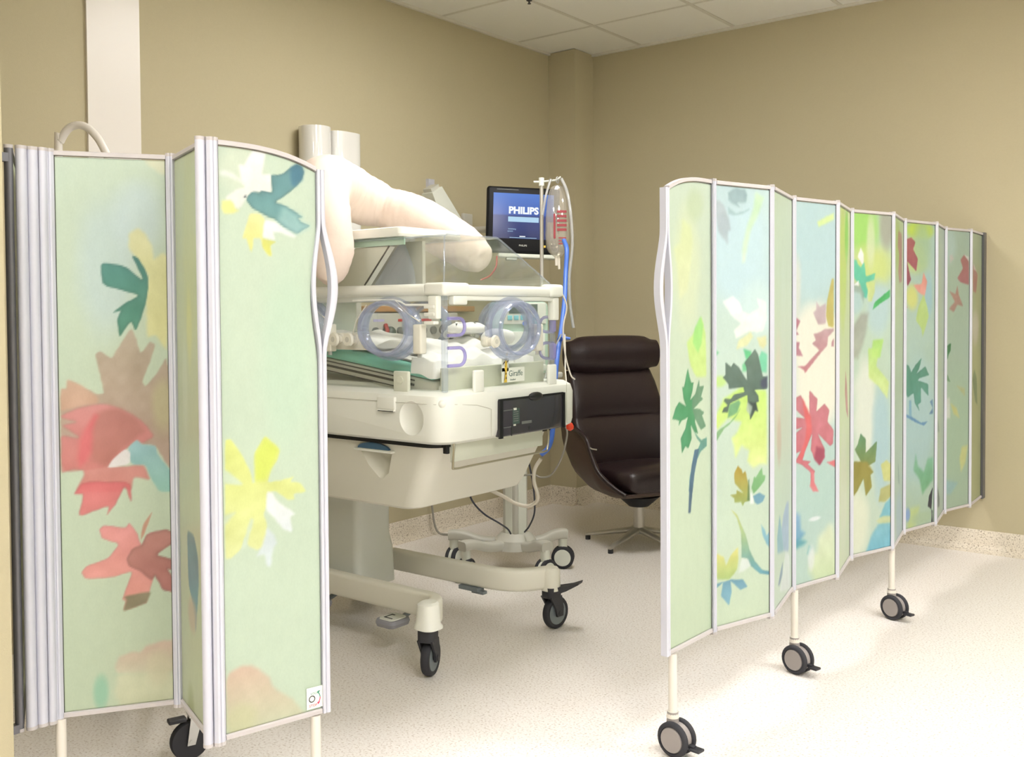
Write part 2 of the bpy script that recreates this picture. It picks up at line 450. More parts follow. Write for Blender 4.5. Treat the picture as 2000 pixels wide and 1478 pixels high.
# ------------------------------------------------------------------ printed artwork of the folding screens
# each entry: panel, outline in mm (or centre and radii for a wash), colour at the top, colour at the bottom, edge softness mm, opacity, dark rim
ART = [
 ('LF',[(81,1298),(74,69)],(214,222,190),None,0,0.6,0),
 ('LF',[(189,861),(79,265)],(196,218,186),None,0,0.7,0),
 ('LF',[(30,1288),(46,1292),(65,1286),(82,1273),(90,1262),(75,1270),(55,1277),(31,1280)],(238,238,228),(238,238,228),5.7,0.6,0.0),
 ('LF',[(108,1342),(119,1354),(134,1354),(142,1345),(139,1323),(131,1289),(154,1292),(156,1250),(107,1248),(92,1232),(79,1209),(64,1208),(45,1223),(45,1233),(70,1251),(90,1257),(80,1278),(76,1308),(90,1307),(98,1324)],(238,238,228),(232,230,215),4.6,0.95,0.0),
 ('LF',[(35,1223),(55,1226),(62,1218),(67,1208),(77,1203),(62,1196),(40,1194),(34,1206)],(224,222,130),(224,222,130),4.6,0.9,0.0),
 ('LF',[(101,1199),(127,1198),(137,1186),(135,1169),(131,1142),(151,1124),(154,1102),(146,1102),(133,1118),(126,1142),(109,1142),(108,1122),(104,1109),(99,1115),(93,1141),(82,1140),(91,1167)],(230,226,150),(224,222,120),3.4,0.9,0.0),
 ('LF',[(132,1143),(164,1135),(157,1131),(150,1125),(152,1102),(141,1109),(131,1123)],(214,214,104),(214,214,104),3.4,0.85,0.0),
 ('LF',[(137,1186),(168,1180),(217,1151),(209,1146),(178,1157),(157,1158),(163,1139),(132,1144)],(238,238,228),(238,238,228),4.6,0.9,0.0),
 ('LF',[(154,1291),(169,1291),(185,1296),(204,1312),(220,1321),(233,1317),(238,1303),(233,1285),(216,1266),(190,1245),(164,1228),(184,1223),(210,1211),(234,1196),(221,1194),(229,1184),(253,1177),(234,1166),(218,1156),(188,1169),(163,1187),(137,1196),(107,1210),(93,1227),(97,1238),(107,1248),(125,1247),(130,1252),(143,1251),(157,1250)],(92,140,140),(108,158,150),2.3,0.97,0.25),
 ('LF',[(184,1220),(234,1196),(221,1194),(229,1184),(253,1177),(234,1166),(218,1156),(188,1169),(168,1185)],(150,190,178),(165,200,190),11.5,0.8,0.0),
 ('LF',[(204,1312),(220,1321),(233,1317),(238,1303),(233,1285),(216,1269),(206,1271),(202,1290)],(58,112,132),(58,112,132),6.9,0.75,0.0),
 ('LF',[(86,1237),(92,1238),(94,1236),(89,1233)],(60,70,70),(60,70,70),1.7,1,0.0),
 ('LF',[(34,682),(47,683),(61,665),(81,630),(95,599),(103,587),(104,645),(117,663),(130,683),(142,673),(167,648),(160,622),(144,604),(135,573),(180,576),(202,581),(194,569),(218,564),(235,540),(201,539),(204,525),(185,527),(154,552),(133,549),(133,520),(125,499),(133,476),(132,452),(121,421),(106,419),(85,434),(78,454),(70,429),(45,409),(30,409)],(220,226,122),(222,226,150),3.4,0.92,0.0),
 ('LF',[(29,617),(46,604),(80,573),(28,583)],(202,217,188),(202,217,188),4.6,0.9,0.0),
 ('LF',[(27,509),(59,515),(38,493),(27,488)],(202,217,188),(202,217,188),5.7,0.8,0.0),
 ('LF',[(68,418),(82,464),(93,495),(101,490),(91,460),(83,432)],(202,217,188),(202,217,188),4.6,0.85,0.0),
 ('LF',[(95,602),(105,620),(105,577),(99,577)],(202,217,188),(202,217,188),3.4,0.8,0.0),
 ('LF',[(106,639),(130,679),(167,648),(149,611),(131,579),(105,581)],(208,222,84),(208,222,84),9.2,0.7,0.0),
 ('LF',[(133,554),(149,547),(159,526),(206,491),(192,485),(197,447),(174,458),(155,483),(132,508)],(238,238,228),(224,230,225),4.6,0.9,0.0),
 ('LF',[(133,468),(152,446),(157,428),(147,415),(141,372),(131,378),(126,406),(105,404),(121,429)],(214,224,220),(214,224,220),5.7,0.85,0.0),
 ('LF',[(28,130),(37,148),(65,157),(93,152),(115,133),(134,114),(142,90),(163,71),(191,51),(215,17),(231,2),(178,8),(101,4),(30,4)],(214,178,150),(205,205,165),6.9,0.85,0.0),
 ('LF',[(63,31),(49,47)],(200,200,150),None,0,0.6,0),
 ('LM',[(134,1104),(63,297)],(205,212,160),None,0,0.8,0),
 ('LM',[(77,786),(28,148)],(215,224,190),None,0,0.6,0),
 ('LM',[(75,445),(141,442),(174,396),(177,336),(142,206),(124,270),(82,315)],(110,150,150),(100,150,170),3.8,0.8,0.0),
 ('LM',[(112,246),(46,50)],(205,180,150),None,0,0.7,0),
 ('LM',[(124,935),(27,109)],(222,222,150),None,0,0.7,0),
 ('LM',[(89,2),(38,76)],(170,180,120),None,0,0.7,0),
 ('L1',[(136,1084),(81,198)],(198,216,205),None,0,0.7,0),
 ('L1',[(207,1197),(71,112)],(205,222,214),None,0,0.7,0),
 ('L1',[(188,1168),(208,1179),(224,1165),(240,1131),(241,1101),(263,1119),(277,1110),(280,995),(268,879),(256,896),(244,918),(224,910),(223,995),(230,1063),(215,1088),(184,1130)],(226,222,160),(228,222,150),6.1,0.85,0.0),
 ('L1',[(219,1355),(275,1364),(276,1310),(262,1312),(231,1334)],(226,222,180),(226,222,180),7.3,0.7,0.0),
 ('L1',[(121,1094),(175,1087),(220,1047),(191,1113),(207,1105),(227,1067),(229,1037),(223,999),(209,952),(197,927),(188,951),(173,932),(161,911),(156,957),(166,978),(146,972),(174,995),(210,1015),(124,1039)],(78,138,126),(84,146,118),2.4,0.95,0.2),
 ('L1',[(187,935),(197,916),(207,875),(214,878),(230,902),(243,894),(232,856),(211,804),(218,790),(247,825),(267,862),(275,824),(283,823),(281,595),(269,588),(239,644),(208,649),(196,663),(172,639),(126,596),(24,588),(27,791),(41,790),(43,814),(109,775),(124,777),(115,823),(105,872),(116,880),(141,862),(148,871)],(184,168,142),(184,156,134),3.1,0.95,0.0),
 ('L1',[(27,791),(41,790),(43,814),(70,800),(109,769),(111,753),(67,747),(26,735)],(214,180,150),(205,165,135),4.9,0.9,0.0),
 ('L1',[(260,744),(36,76)],(196,190,140),None,0,0.6,0),
 ('L1',[(26,727),(67,745),(111,752),(144,747),(179,729),(217,700),(237,666),(208,649),(196,660),(172,639),(126,596),(210,598),(217,588),(226,560),(187,570),(181,535),(161,545),(156,535),(96,538),(55,541),(76,580),(74,593),(52,596),(25,588),(26,644),(26,679),(70,670),(27,703),(64,709),(27,721)],(224,140,136),(214,116,106),4.3,0.75,0.12),
 ('L1',[(109,732),(93,695),(88,668),(94,614),(126,596),(165,640),(193,663),(216,681),(194,717),(154,741)],(170,112,96),(180,118,100),9.8,0.6,0.0),
 ('L1',[(101,727),(111,723),(98,694),(95,641),(84,617),(67,599),(62,621),(68,669),(81,695)],(228,104,106),(228,104,106),8.6,0.6,0.0),
 ('L1',[(175,641),(196,661),(208,649),(239,644),(244,622),(267,588),(281,573),(280,527),(247,529),(227,565),(215,598),(182,601)],(150,190,190),(150,200,178),3.1,0.95,0.0),
 ('L1',[(128,594),(142,617),(170,640),(182,628),(179,601)],(232,226,216),(232,226,216),2.4,0.95,0.0),
 ('L1',[(75,565),(181,558),(182,503),(168,551),(148,509),(125,478),(131,503),(61,479),(74,534),(51,536)],(220,110,108),(228,134,126),3.1,0.92,0.15),
 ('L1',[(107,446),(118,456),(168,445),(176,458),(194,431),(199,411),(204,399),(216,428),(260,435),(280,425),(279,401),(235,373),(279,357),(278,331),(261,337),(278,309),(278,277),(251,284),(236,317),(233,325),(225,302),(213,256),(202,253),(158,239),(165,266),(156,269),(170,307),(181,338),(134,326),(76,327),(65,344),(77,359),(127,374),(153,407),(114,422)],(232,150,142),(234,158,138),2.4,0.95,0.12),
 ('L1',[(204,399),(216,426),(260,435),(280,425),(279,401),(235,373),(279,357),(278,331),(261,337),(278,309),(278,277),(251,284),(233,325),(225,310),(200,336),(174,350),(169,370),(182,393)],(186,130,112),(178,112,100),3.7,0.88,0.3),
 ('L1',[(201,411),(207,450),(230,482),(220,453),(208,422)],(196,140,112),(196,140,112),2.4,0.9,0.0),
 ('L1',[(160,277),(225,284),(213,256),(202,253),(158,239),(167,266)],(130,126,92),(130,126,92),3.7,0.9,0.0),
 ('L1',[(137,102),(147,128),(171,137),(197,136),(211,149),(249,158),(276,157),(276,73),(210,81),(144,89)],(214,180,155),(205,200,165),6.1,0.85,0.0),
 ('L1',[(144,89),(276,77),(276,7),(150,5),(136,39)],(212,212,170),(212,212,170),9.8,0.8,0.0),
 ('L1',[(105,47),(20,50)],(150,196,160),None,0,0.8,0),
 ('L1',[(238,94),(36,51)],(212,205,165),None,0,0.6,0),
 ('P1',[(121,1096),(90,206)],(212,222,180),None,0,0.8,0),
 ('P1',[(167,1276),(61,59)],(190,205,160),None,0,0.6,0),
 ('P1',[(96,1230),(145,1213),(155,1169),(145,1108),(124,1027),(80,1002),(66,1095),(47,1144),(85,1165)],(216,226,160),(220,224,170),11.5,0.7,0.0),
 ('P1',[(206,952),(232,900),(237,771),(174,774),(139,811),(119,877),(154,897)],(190,226,120),(206,230,130),7.2,0.85,0.0),
 ('P1',[(201,952),(217,926),(206,870),(185,845),(154,876),(165,917)],(150,220,120),(150,220,120),5.7,0.7,0.0),
 ('P1',[(125,802),(136,775),(145,760),(159,759),(153,737),(139,709),(168,722),(191,763),(194,744),(220,744),(202,713),(214,707),(191,697),(159,682),(196,677),(220,666),(208,658),(232,624),(202,616),(167,653),(167,642),(185,606),(161,614),(142,636),(147,595),(127,569),(110,577),(91,559),(83,602),(110,627),(125,660),(88,652),(72,639),(75,654),(37,662),(56,693),(75,708),(116,691),(100,715),(92,749),(103,748)],(72,152,96),(58,140,90),2.6,0.95,0.15),
 ('P1',[(168,722),(191,763),(194,744),(220,744),(202,713),(214,707),(191,697),(159,682),(196,677),(220,666),(208,658),(232,624),(202,616),(167,653),(150,683),(150,706)],(112,148,116),(112,148,116),4.3,0.85,0.0),
 ('P1',[(159,617),(185,597),(205,585),(238,590),(239,564),(202,552),(167,519),(152,484),(146,439),(129,442),(135,486),(158,531),(184,560),(199,577),(179,592)],(98,158,130),(84,134,150),2.1,0.95,0.0),
 ('P1',[(164,561),(192,561),(164,492),(150,431),(140,378),(126,380),(133,454),(146,515)],(70,110,130),(60,90,110),2.1,0.95,0.0),
 ('P2',[(116,1166),(164,234)],(196,220,216),None,0,0.95,0),
 ('P2',[(94,1321),(91,62)],(190,212,205),None,0,0.8,0),
 ('P2',[(209,977),(96,95)],(205,226,214),None,0,0.8,0),
 ('P2',[(4,1296),(35,1300),(56,1285),(77,1249),(85,1213),(74,1209),(72,1170),(50,1186),(30,1207),(22,1243),(4,1246)],(178,186,182),(172,184,184),7.7,0.8,0.0),
 ('P2',[(74,1326),(109,1343),(147,1340),(158,1324),(152,1301),(114,1297),(122,1285),(93,1294),(74,1304)],(144,168,164),(144,168,164),6.2,0.85,0.0),
 ('P2',[(72,1282),(109,1264),(169,1282),(147,1268),(98,1258),(74,1260)],(160,186,182),(160,186,182),6.2,0.8,0.0),
 ('P2',[(196,1334),(235,1321),(207,1263),(174,1217),(158,1164),(147,1118),(136,1114),(136,1163),(158,1231),(185,1281)],(196,226,170),(214,232,190),9.2,0.8,0.0),
 ('P2',[(50,995),(93,1012),(125,991),(136,965),(169,956),(213,976),(202,1006),(244,995),(247,942),(230,904),(202,901),(169,905),(109,883),(98,906),(130,928),(87,954)],(238,238,228),(238,238,220),6.2,0.95,0.0),
 ('P2',[(119,876),(174,901),(185,886),(158,860),(109,850)],(226,224,160),(226,224,160),6.2,0.8,0.0),
 ('P2',[(202,882),(244,888),(247,862),(230,847),(213,859)],(222,216,150),(222,216,150),6.2,0.8,0.0),
 ('P2',[(141,849),(169,841),(185,818),(152,820)],(84,190,130),(84,190,130),6.2,0.85,0.0),
 ('P2',[(145,845),(176,841),(180,805),(154,779),(136,780),(136,798),(154,818)],(104,196,130),(104,196,130),6.2,0.85,0.0),
 ('P2',[(211,822),(225,840),(250,830),(247,772),(220,776)],(112,204,154),(112,204,154),6.2,0.85,0.0),
 ('P2',[(11,855),(34,841),(21,831),(11,831)],(110,190,130),(110,190,130),4.6,0.8,0.0),
 ('P2',[(37,753),(35,21)],(190,224,120),None,0,0.7,0),
 ('P2',[(17,649),(54,700),(80,710),(136,735),(167,724),(247,717),(250,483),(220,486),(184,477),(158,501),(167,533),(132,551),(105,515),(97,554),(88,576),(114,595),(132,624),(71,640),(29,610),(14,614)],(192,228,104),(220,230,140),9.2,0.9,0.0),
 ('P2',[(193,848),(207,831),(220,791),(229,761),(250,760),(250,720),(189,721),(209,701),(211,682),(198,680),(207,652),(193,656),(171,628),(167,658),(160,685),(158,706),(119,696),(80,684),(71,657),(46,659),(54,673),(71,678),(54,693),(59,700),(84,698),(97,710),(145,716),(140,731),(76,729),(74,743),(50,765),(61,772),(61,811),(86,796),(97,808),(119,795),(158,749),(154,791),(145,806)],(108,130,112),(78,100,88),2.8,0.97,0.1),
 ('P2',[(220,749),(250,760),(250,726),(234,722),(220,730)],(66,72,92),(66,72,92),7.7,0.85,0.0),
 ('P2',[(160,685),(184,681),(198,680),(207,652),(193,656),(171,628),(184,662)],(52,66,62),(52,66,62),4.6,0.8,0.0),
 ('P2',[(80,681),(119,693),(127,684),(114,655),(71,640),(73,663)],(112,166,118),(112,166,118),4.6,0.9,0.0),
 ('P2',[(158,685),(182,669),(171,642),(154,658)],(172,186,166),(172,186,166),4.6,0.8,0.0),
 ('P2',[(127,666),(110,643),(80,621),(54,608),(29,581),(14,564),(14,594),(37,609),(80,627),(110,649)],(130,180,106),(124,166,118),3.1,0.92,0.0),
 ('P2',[(115,490),(132,477),(138,464),(149,471),(166,419),(169,375),(146,374),(138,362),(129,376),(101,377),(99,391),(82,403),(110,403),(110,415),(141,402),(101,437),(99,468)],(176,146,52),(150,168,88),2.8,0.95,0.0),
 ('P2',[(163,442),(167,442),(170,375),(157,377)],(76,112,72),(76,112,72),3.1,0.7,0.0),
 ('P2',[(226,475),(229,451),(241,446),(238,431),(209,410),(186,395),(177,414),(189,448),(197,445),(215,465)],(132,186,120),(112,168,104),2.8,0.95,0.0),
 ('P2',[(183,389),(215,396),(241,383),(229,365),(203,360),(192,367)],(98,148,164),(98,148,164),3.1,0.9,0.0),
 ('P2',[(172,402),(180,398),(189,363),(172,365)],(230,234,222),(230,234,222),3.1,0.9,0.0),
 ('P2',[(85,358),(112,339),(132,302),(152,268),(169,219),(192,184),(226,151),(262,140),(262,128),(215,141),(174,171),(157,197),(132,203),(132,240),(129,283),(112,328)],(212,214,110),(84,152,170),3.1,0.95,0.1),
 ('P2',[(221,295),(238,276),(247,255),(262,269),(262,214),(244,232),(226,266)],(124,176,186),(124,176,186),3.8,0.9,0.0),
 ('P2',[(22,231),(52,217),(63,188),(82,216),(115,238),(118,195),(112,169),(79,143),(22,152)],(222,214,120),(166,190,108),4.6,0.93,0.0),
 ('P2',[(22,139),(79,141),(84,142),(138,134),(160,107),(126,103),(82,139),(87,103),(76,63),(41,98),(49,139),(22,126)],(104,154,168),(126,176,188),3.1,0.95,0.0),
 ('P2',[(132,201),(163,192),(174,171),(146,160),(118,156)],(226,232,222),(226,232,222),6.2,0.7,0.0),
 ('P3',[(72,712),(68,199)],(214,208,180),None,0,0.7,0),
 ('P3',[(158,977),(53,202)],(200,216,190),None,0,0.6,0),
 ('P3',[(220,320),(258,316),(258,144),(169,164),(133,244),(162,288)],(160,182,200),(160,182,200),6.5,0.9,0.0),
 ('P3',[(98,300),(133,244),(169,164),(64,179),(57,232)],(124,172,184),(124,172,184),8.1,0.8,0.0),
 ('P3',[(155,134),(148,91),(99,67),(71,71),(113,110)],(124,150,166),(124,150,166),3.2,0.9,0.0),
 ('P3',[(199,157),(274,129),(282,6),(99,45),(155,100)],(226,232,222),(226,232,222),8.1,0.7,0.0),
 ('P3',[(90,543),(43,100)],(196,176,150),None,0,0.6,0),
 ('P4',[(131,1194),(186,198)],(186,212,206),None,0,0.95,0),
 ('P4',[(162,759),(188,236)],(236,232,206),None,0,1.0,0),
 ('P4',[(131,869),(154,126)],(232,230,205),None,0,0.95,0),
 ('P4',[(103,326),(185,127)],(182,208,190),None,0,0.95,0),
 ('P4',[(28,1049),(29,124)],(215,215,195),None,0,0.7,0),
 ('P4',[(146,1280),(197,1300),(245,1316),(245,1294),(204,1279),(154,1262)],(214,232,140),(214,232,140),7.1,0.85,0.0),
 ('P4',[(234,1081),(245,1081),(246,904),(213,909),(198,946),(205,1002),(220,1046)],(190,178,96),(190,178,96),4.4,0.95,0.0),
 ('P4',[(140,1000),(162,980),(198,993),(198,920),(151,916),(122,959),(140,968)],(190,168,168),(186,160,160),5.3,0.85,0.0),
 ('P4',[(9,951),(48,931),(24,895),(40,883),(3,879),(3,924)],(172,108,120),(172,108,120),4.4,0.9,0.0),
 ('P4',[(3,862),(44,856),(40,837),(64,807),(17,811),(3,809)],(176,118,128),(176,118,128),4.4,0.9,0.0),
 ('P4',[(124,884),(157,888),(190,900),(245,902),(245,892),(211,872),(207,842),(157,809),(76,748),(68,759),(32,772),(76,773),(124,805),(157,824),(145,834),(116,850),(137,861)],(186,152,150),(188,116,122),4.4,0.92,0.0),
 ('P4',[(232,852),(246,866),(247,836),(232,837)],(176,120,124),(176,120,124),3.5,0.8,0.0),
 ('P4',[(100,686),(149,652),(141,608),(191,634),(220,607),(208,568),(246,535),(242,485),(225,477),(150,530),(191,470),(191,440),(162,415),(129,441),(109,477),(117,531),(77,475),(61,443),(109,433),(93,425),(134,396),(117,378),(150,322),(109,349),(109,394),(61,425),(17,440),(53,477),(9,467),(9,535),(60,557),(9,554),(9,597),(76,588),(9,631),(13,660),(52,672),(101,596)],(196,122,128),(208,104,112),3.5,0.95,0.12),
 ('P4',[(60,662),(109,595),(117,540),(77,475),(57,443),(37,450),(77,514),(84,563),(68,613)],(224,100,96),(224,100,96),7.1,0.75,0.0),
 ('P4',[(142,484),(191,470),(191,440),(162,415),(129,441)],(150,60,84),(150,60,84),8.8,0.75,0.0),
 ('P4',[(204,421),(256,426),(257,398),(233,408)],(222,110,112),(222,110,112),4.4,0.9,0.0),
 ('P4',[(113,398),(130,390),(130,358),(157,321),(123,325),(103,346),(111,363)],(224,128,128),(224,128,128),5.3,0.9,0.0),
 ('P4',[(13,269),(48,250),(53,199),(77,184),(44,157),(13,138)],(140,176,206),(88,150,172),12.4,0.85,0.0),
 ('P4',[(13,164),(48,165),(87,153),(68,142),(29,136),(13,129)],(84,158,164),(84,158,164),10.6,0.8,0.0),
 ('P4',[(99,137),(118,125),(101,99),(87,109)],(130,190,182),(130,190,182),7.1,0.8,0.0),
 ('P4',[(155,158),(195,179),(215,195),(241,191),(256,153),(265,-4),(136,0),(97,48),(106,100),(146,109)],(222,228,186),(208,224,166),21.2,0.85,0.0),
 ('P4',[(133,227),(42,10)],(232,236,226),None,0,0.8,0),
 ('P4',[(112,88),(24,54)],(226,230,218),None,0,0.7,0),
 ('P5',[(104,1129),(105,265)],(196,216,110),None,0,0.9,0),
 ('P5',[(194,1249),(54,116)],(140,210,80),None,0,0.8,0),
 ('P5',[(129,284),(107,270)],(216,222,190),None,0,0.8,0),
 ('P5',[(172,741),(209,686),(248,549),(192,581),(155,658)],(186,116,110),(186,116,110),3.7,0.8,0.0),
 ('P6',[(67,1298),(132,139)],(166,216,110),None,0,0.98,0),
 ('P6',[(133,1140),(169,101)],(206,218,130),None,0,0.85,0),
 ('P6',[(233,1306),(54,102)],(170,172,150),None,0,0.95,0),
 ('P6',[(132,1241),(33,121)],(216,224,180),None,0,0.7,0),
 ('P6',[(29,998),(64,59)],(180,206,196),None,0,0.9,0),
 ('P6',[(184,977),(85,122)],(184,208,200),None,0,0.9,0),
 ('P6',[(102,572),(83,243)],(224,228,205),None,0,0.9,0),
 ('P6',[(203,442),(68,288)],(176,204,200),None,0,0.9,0),
 ('P6',[(39,132),(98,161)],(224,228,196),None,0,0.95,0),
 ('P6',[(71,956),(118,955),(105,890),(85,837),(52,777),(16,778),(16,903),(39,923)],(160,162,146),(168,172,150),13.9,0.85,0.0),
 ('P6',[(67,1212),(87,1184),(84,1139),(71,1151),(47,1175)],(238,238,228),(238,238,228),5.0,0.95,0.0),
 ('P6',[(15,1162),(41,1163),(48,1147),(67,1135),(90,1156),(101,1099),(161,1114),(155,1087),(101,1076),(118,1046),(104,1013),(78,1021),(64,1070),(31,1086),(15,1118)],(104,200,160),(92,190,160),5.0,0.95,0.0),
 ('P6',[(15,1069),(64,1066),(91,1029),(85,992),(65,1033),(15,1041)],(150,168,150),(150,168,150),8.0,0.8,0.0),
 ('P6',[(25,1065),(54,1084),(55,1062)],(238,238,228),(238,238,228),4.0,0.9,0.0),
 ('P6',[(101,1074),(158,1079),(158,1042),(138,1001),(115,1001),(111,1046)],(206,218,136),(206,218,136),6.0,0.85,0.0),
 ('P6',[(145,968),(155,996),(220,1030),(258,1049),(258,1018),(192,992)],(70,176,96),(70,176,96),4.0,0.95,0.0),
 ('P6',[(146,848),(217,850),(194,776),(139,778)],(176,222,110),(176,222,110),8.0,0.85,0.0),
 ('P6',[(116,816),(188,814),(169,743),(219,705),(254,674),(244,608),(179,665),(121,697)],(186,224,120),(214,226,140),8.0,0.85,0.0),
 ('P6',[(69,482),(103,456),(103,403),(122,413),(176,444),(166,361),(113,348),(152,321),(132,311),(142,262),(104,231),(89,303),(47,255),(26,239),(25,374),(74,367),(32,421),(50,437)],(90,140,96),(156,142,60),3.6,0.95,0.1),
 ('P6',[(25,374),(113,366),(152,321),(132,311),(142,262),(104,231),(89,303),(47,255),(26,239)],(158,138,58),(150,146,70),8.0,0.75,0.0),
 ('P6',[(201,346),(240,361),(271,340),(271,273),(221,278)],(206,204,116),(206,204,116),6.0,0.85,0.0),
 ('P6',[(201,250),(271,261),(271,212),(231,192),(187,197)],(180,176,100),(180,176,100),6.0,0.85,0.0),
 ('P6',[(231,186),(273,206),(277,126),(192,130)],(122,188,196),(122,188,196),8.0,0.9,0.0),
 ('P6',[(192,112),(277,108),(281,-9),(183,-7),(105,4),(143,71)],(126,188,196),(110,184,202),12.0,0.9,0.0),
 ('P6',[(172,121),(212,137),(277,129),(277,102),(192,109)],(206,212,150),(206,212,150),6.0,0.85,0.0),
 ('P7',[(111,1232),(105,126)],(170,196,110),None,0,0.8,0),
 ('P7',[(180,88),(109,131)],(170,195,200),None,0,0.7,0),
 ('P7',[(127,1296),(253,1291),(260,1087),(168,1081),(132,1127),(165,1198),(111,1230)],(172,110,100),(172,110,100),6.2,0.75,0.0),
 ('P7',[(143,343),(181,281),(214,219),(146,242)],(130,160,150),(130,160,150),4.2,0.7,0.0),
 ('P8',[(135,1316),(132,45)],(190,214,80),None,0,0.95,0),
 ('P8',[(92,1202),(109,89)],(190,206,130),None,0,0.9,0),
 ('P8',[(116,887),(177,135)],(178,202,182),None,0,0.8,0),
 ('P8',[(119,479),(178,340)],(172,200,192),None,0,0.9,0),
 ('P8',[(157,1249),(88,135)],(168,196,150),None,0,0.7,0),
 ('P8',[(72,1022),(60,67)],(212,214,120),None,0,0.8,0),
 ('P8',[(212,1023),(44,114)],(160,196,196),None,0,0.8,0),
 ('P8',[(16,1318),(29,1274),(64,1284),(99,1263),(81,1231),(121,1191),(108,1136),(30,1179),(65,1098),(35,1071),(15,1098)],(172,96,92),(152,70,90),4.4,0.95,0.0),
 ('P8',[(83,1076),(153,1081),(170,1132),(202,1091),(180,1026),(127,1044)],(226,136,116),(232,160,144),6.7,0.9,0.0),
 ('P8',[(171,1036),(203,980),(217,938),(164,846),(154,883),(106,921),(127,980)],(190,214,120),(186,212,120),6.7,0.85,0.0),
 ('P8',[(16,994),(36,976),(16,978)],(222,120,110),(222,120,110),4.4,0.9,0.0),
 ('P8',[(19,732),(50,721),(69,694),(106,725),(156,753),(138,711),(113,685),(189,715),(221,674),(138,664),(125,655),(215,634),(216,581),(151,624),(152,558),(126,546),(139,519),(101,554),(88,601),(38,584),(20,612)],(78,138,112),(84,150,130),4.0,0.95,0.1),
 ('P8',[(20,514),(76,497),(152,465),(210,467),(178,450),(114,468),(27,500)],(84,134,172),(84,134,172),4.4,0.85,0.0),
 ('P8',[(51,571),(70,569),(74,497),(51,505)],(110,160,180),(110,160,180),4.4,0.7,0.0),
 ('P8',[(255,565),(229,553),(255,525),(223,500),(256,498)],(80,120,150),(80,120,150),4.4,0.85,0.0),
 ('P8',[(109,330),(128,275),(180,243),(212,300),(257,302),(261,200),(193,161),(168,144),(142,214),(91,259)],(120,180,140),(104,168,116),11.1,0.85,0.0),
 ('P8',[(259,167),(226,130),(214,85),(260,58),(260,-9),(247,-8),(246,60)],(40,44,56),(40,44,56),3.3,1,0.0),
 ('P8',[(42,94),(143,94),(118,17),(43,-12)],(196,210,120),(196,210,120),17.8,0.7,0.0),
 ('P8',[(45,68),(25,36)],(130,160,205),None,0,0.8,0),
 ('P8',[(167,40),(112,34)],(168,190,150),None,0,0.7,0),
 ('P9',[(114,741),(101,705)],(186,204,170),None,0,0.6,0),
 ('P9',[(58,154),(135,93),(136,51),(50,60)],(80,90,90),(80,90,90),6.9,0.7,0.0),
 ('P9',[(45,478),(123,401),(48,409)],(110,130,120),(110,130,120),6.9,0.6,0.0),
 ('P10',[(104,1076),(198,296)],(166,186,160),None,0,0.9,0),
 ('P10',[(40,1271),(76,97)],(178,200,186),None,0,0.8,0),
 ('P10',[(136,354),(201,374)],(168,192,160),None,0,0.8,0),
 ('P10',[(186,1234),(231,1205),(233,1087),(147,1101),(122,1119),(176,1168),(151,1207)],(168,106,100),(164,100,102),6.1,0.93,0.0),
 ('P10',[(123,1081),(138,1036),(178,983),(123,990),(89,955),(45,970),(99,1005),(49,1055),(103,1041)],(172,124,110),(168,130,116),7.3,0.9,0.0),
 ('P10',[(48,1225),(72,1230),(87,1211),(53,1190)],(206,190,180),(206,190,180),7.3,0.7,0.0),
 ('P10',[(186,1234),(231,1225),(231,1202)],(222,214,206),(222,214,206),4.9,0.7,0.0),
 ('P10',[(-1,785),(66,805),(62,770),(23,733),(-1,733)],(60,124,76),(60,124,76),4.9,0.95,0.0),
 ('P10',[(0,782),(55,781),(35,731),(0,715)],(66,128,84),(66,128,84),4.9,0.95,0.0),
 ('P10',[(1,668),(35,653),(61,619),(15,629)],(96,140,96),(96,140,96),4.9,0.85,0.0),
 ('P10',[(23,539),(55,544),(62,443),(30,445),(2,490)],(214,216,200),(214,216,200),9.8,0.8,0.0),
 ('P10',[(65,515),(121,489),(150,437),(93,462)],(206,200,120),(206,200,120),9.8,0.8,0.0),
 ('P10',[(120,598),(199,580),(199,543),(163,567)],(186,182,120),(186,182,120),9.8,0.7,0.0),
 ('P10',[(173,296),(231,298),(210,219),(167,172),(152,240)],(210,208,130),(210,208,130),12.2,0.8,0.0),
 ('P10',[(6,153),(139,124),(69,74),(6,82)],(150,186,184),(150,186,184),12.2,0.8,0.0),
 ('P11',[(153,510),(157,724)],(176,180,128),None,0,0.9,0),
 ('P11',[(36,1191),(151,1143),(115,1048),(39,1058)],(170,112,104),(170,112,104),6.3,0.9,0.0),
 ('P11',[(48,1197),(125,1158),(49,1166)],(222,214,206),(222,214,206),5.1,0.8,0.0),
 ('P11',[(86,668),(143,620),(165,482),(109,502),(34,619)],(112,132,92),(112,132,92),7.6,0.85,0.0),
 ('P11',[(104,874),(102,102)],(206,200,180),None,0,0.7,0),
]
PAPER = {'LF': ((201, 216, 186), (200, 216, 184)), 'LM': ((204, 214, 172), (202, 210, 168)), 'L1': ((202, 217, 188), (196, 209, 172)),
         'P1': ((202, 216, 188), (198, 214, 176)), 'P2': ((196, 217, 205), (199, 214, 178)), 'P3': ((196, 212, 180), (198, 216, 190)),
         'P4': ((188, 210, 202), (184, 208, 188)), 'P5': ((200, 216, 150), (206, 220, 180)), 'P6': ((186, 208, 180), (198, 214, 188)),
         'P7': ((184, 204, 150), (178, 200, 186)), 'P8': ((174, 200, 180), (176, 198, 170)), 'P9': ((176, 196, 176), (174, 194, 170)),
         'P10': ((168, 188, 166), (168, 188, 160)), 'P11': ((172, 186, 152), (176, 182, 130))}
PRINT_GAIN = np.array((0.70, 0.72, 0.81))
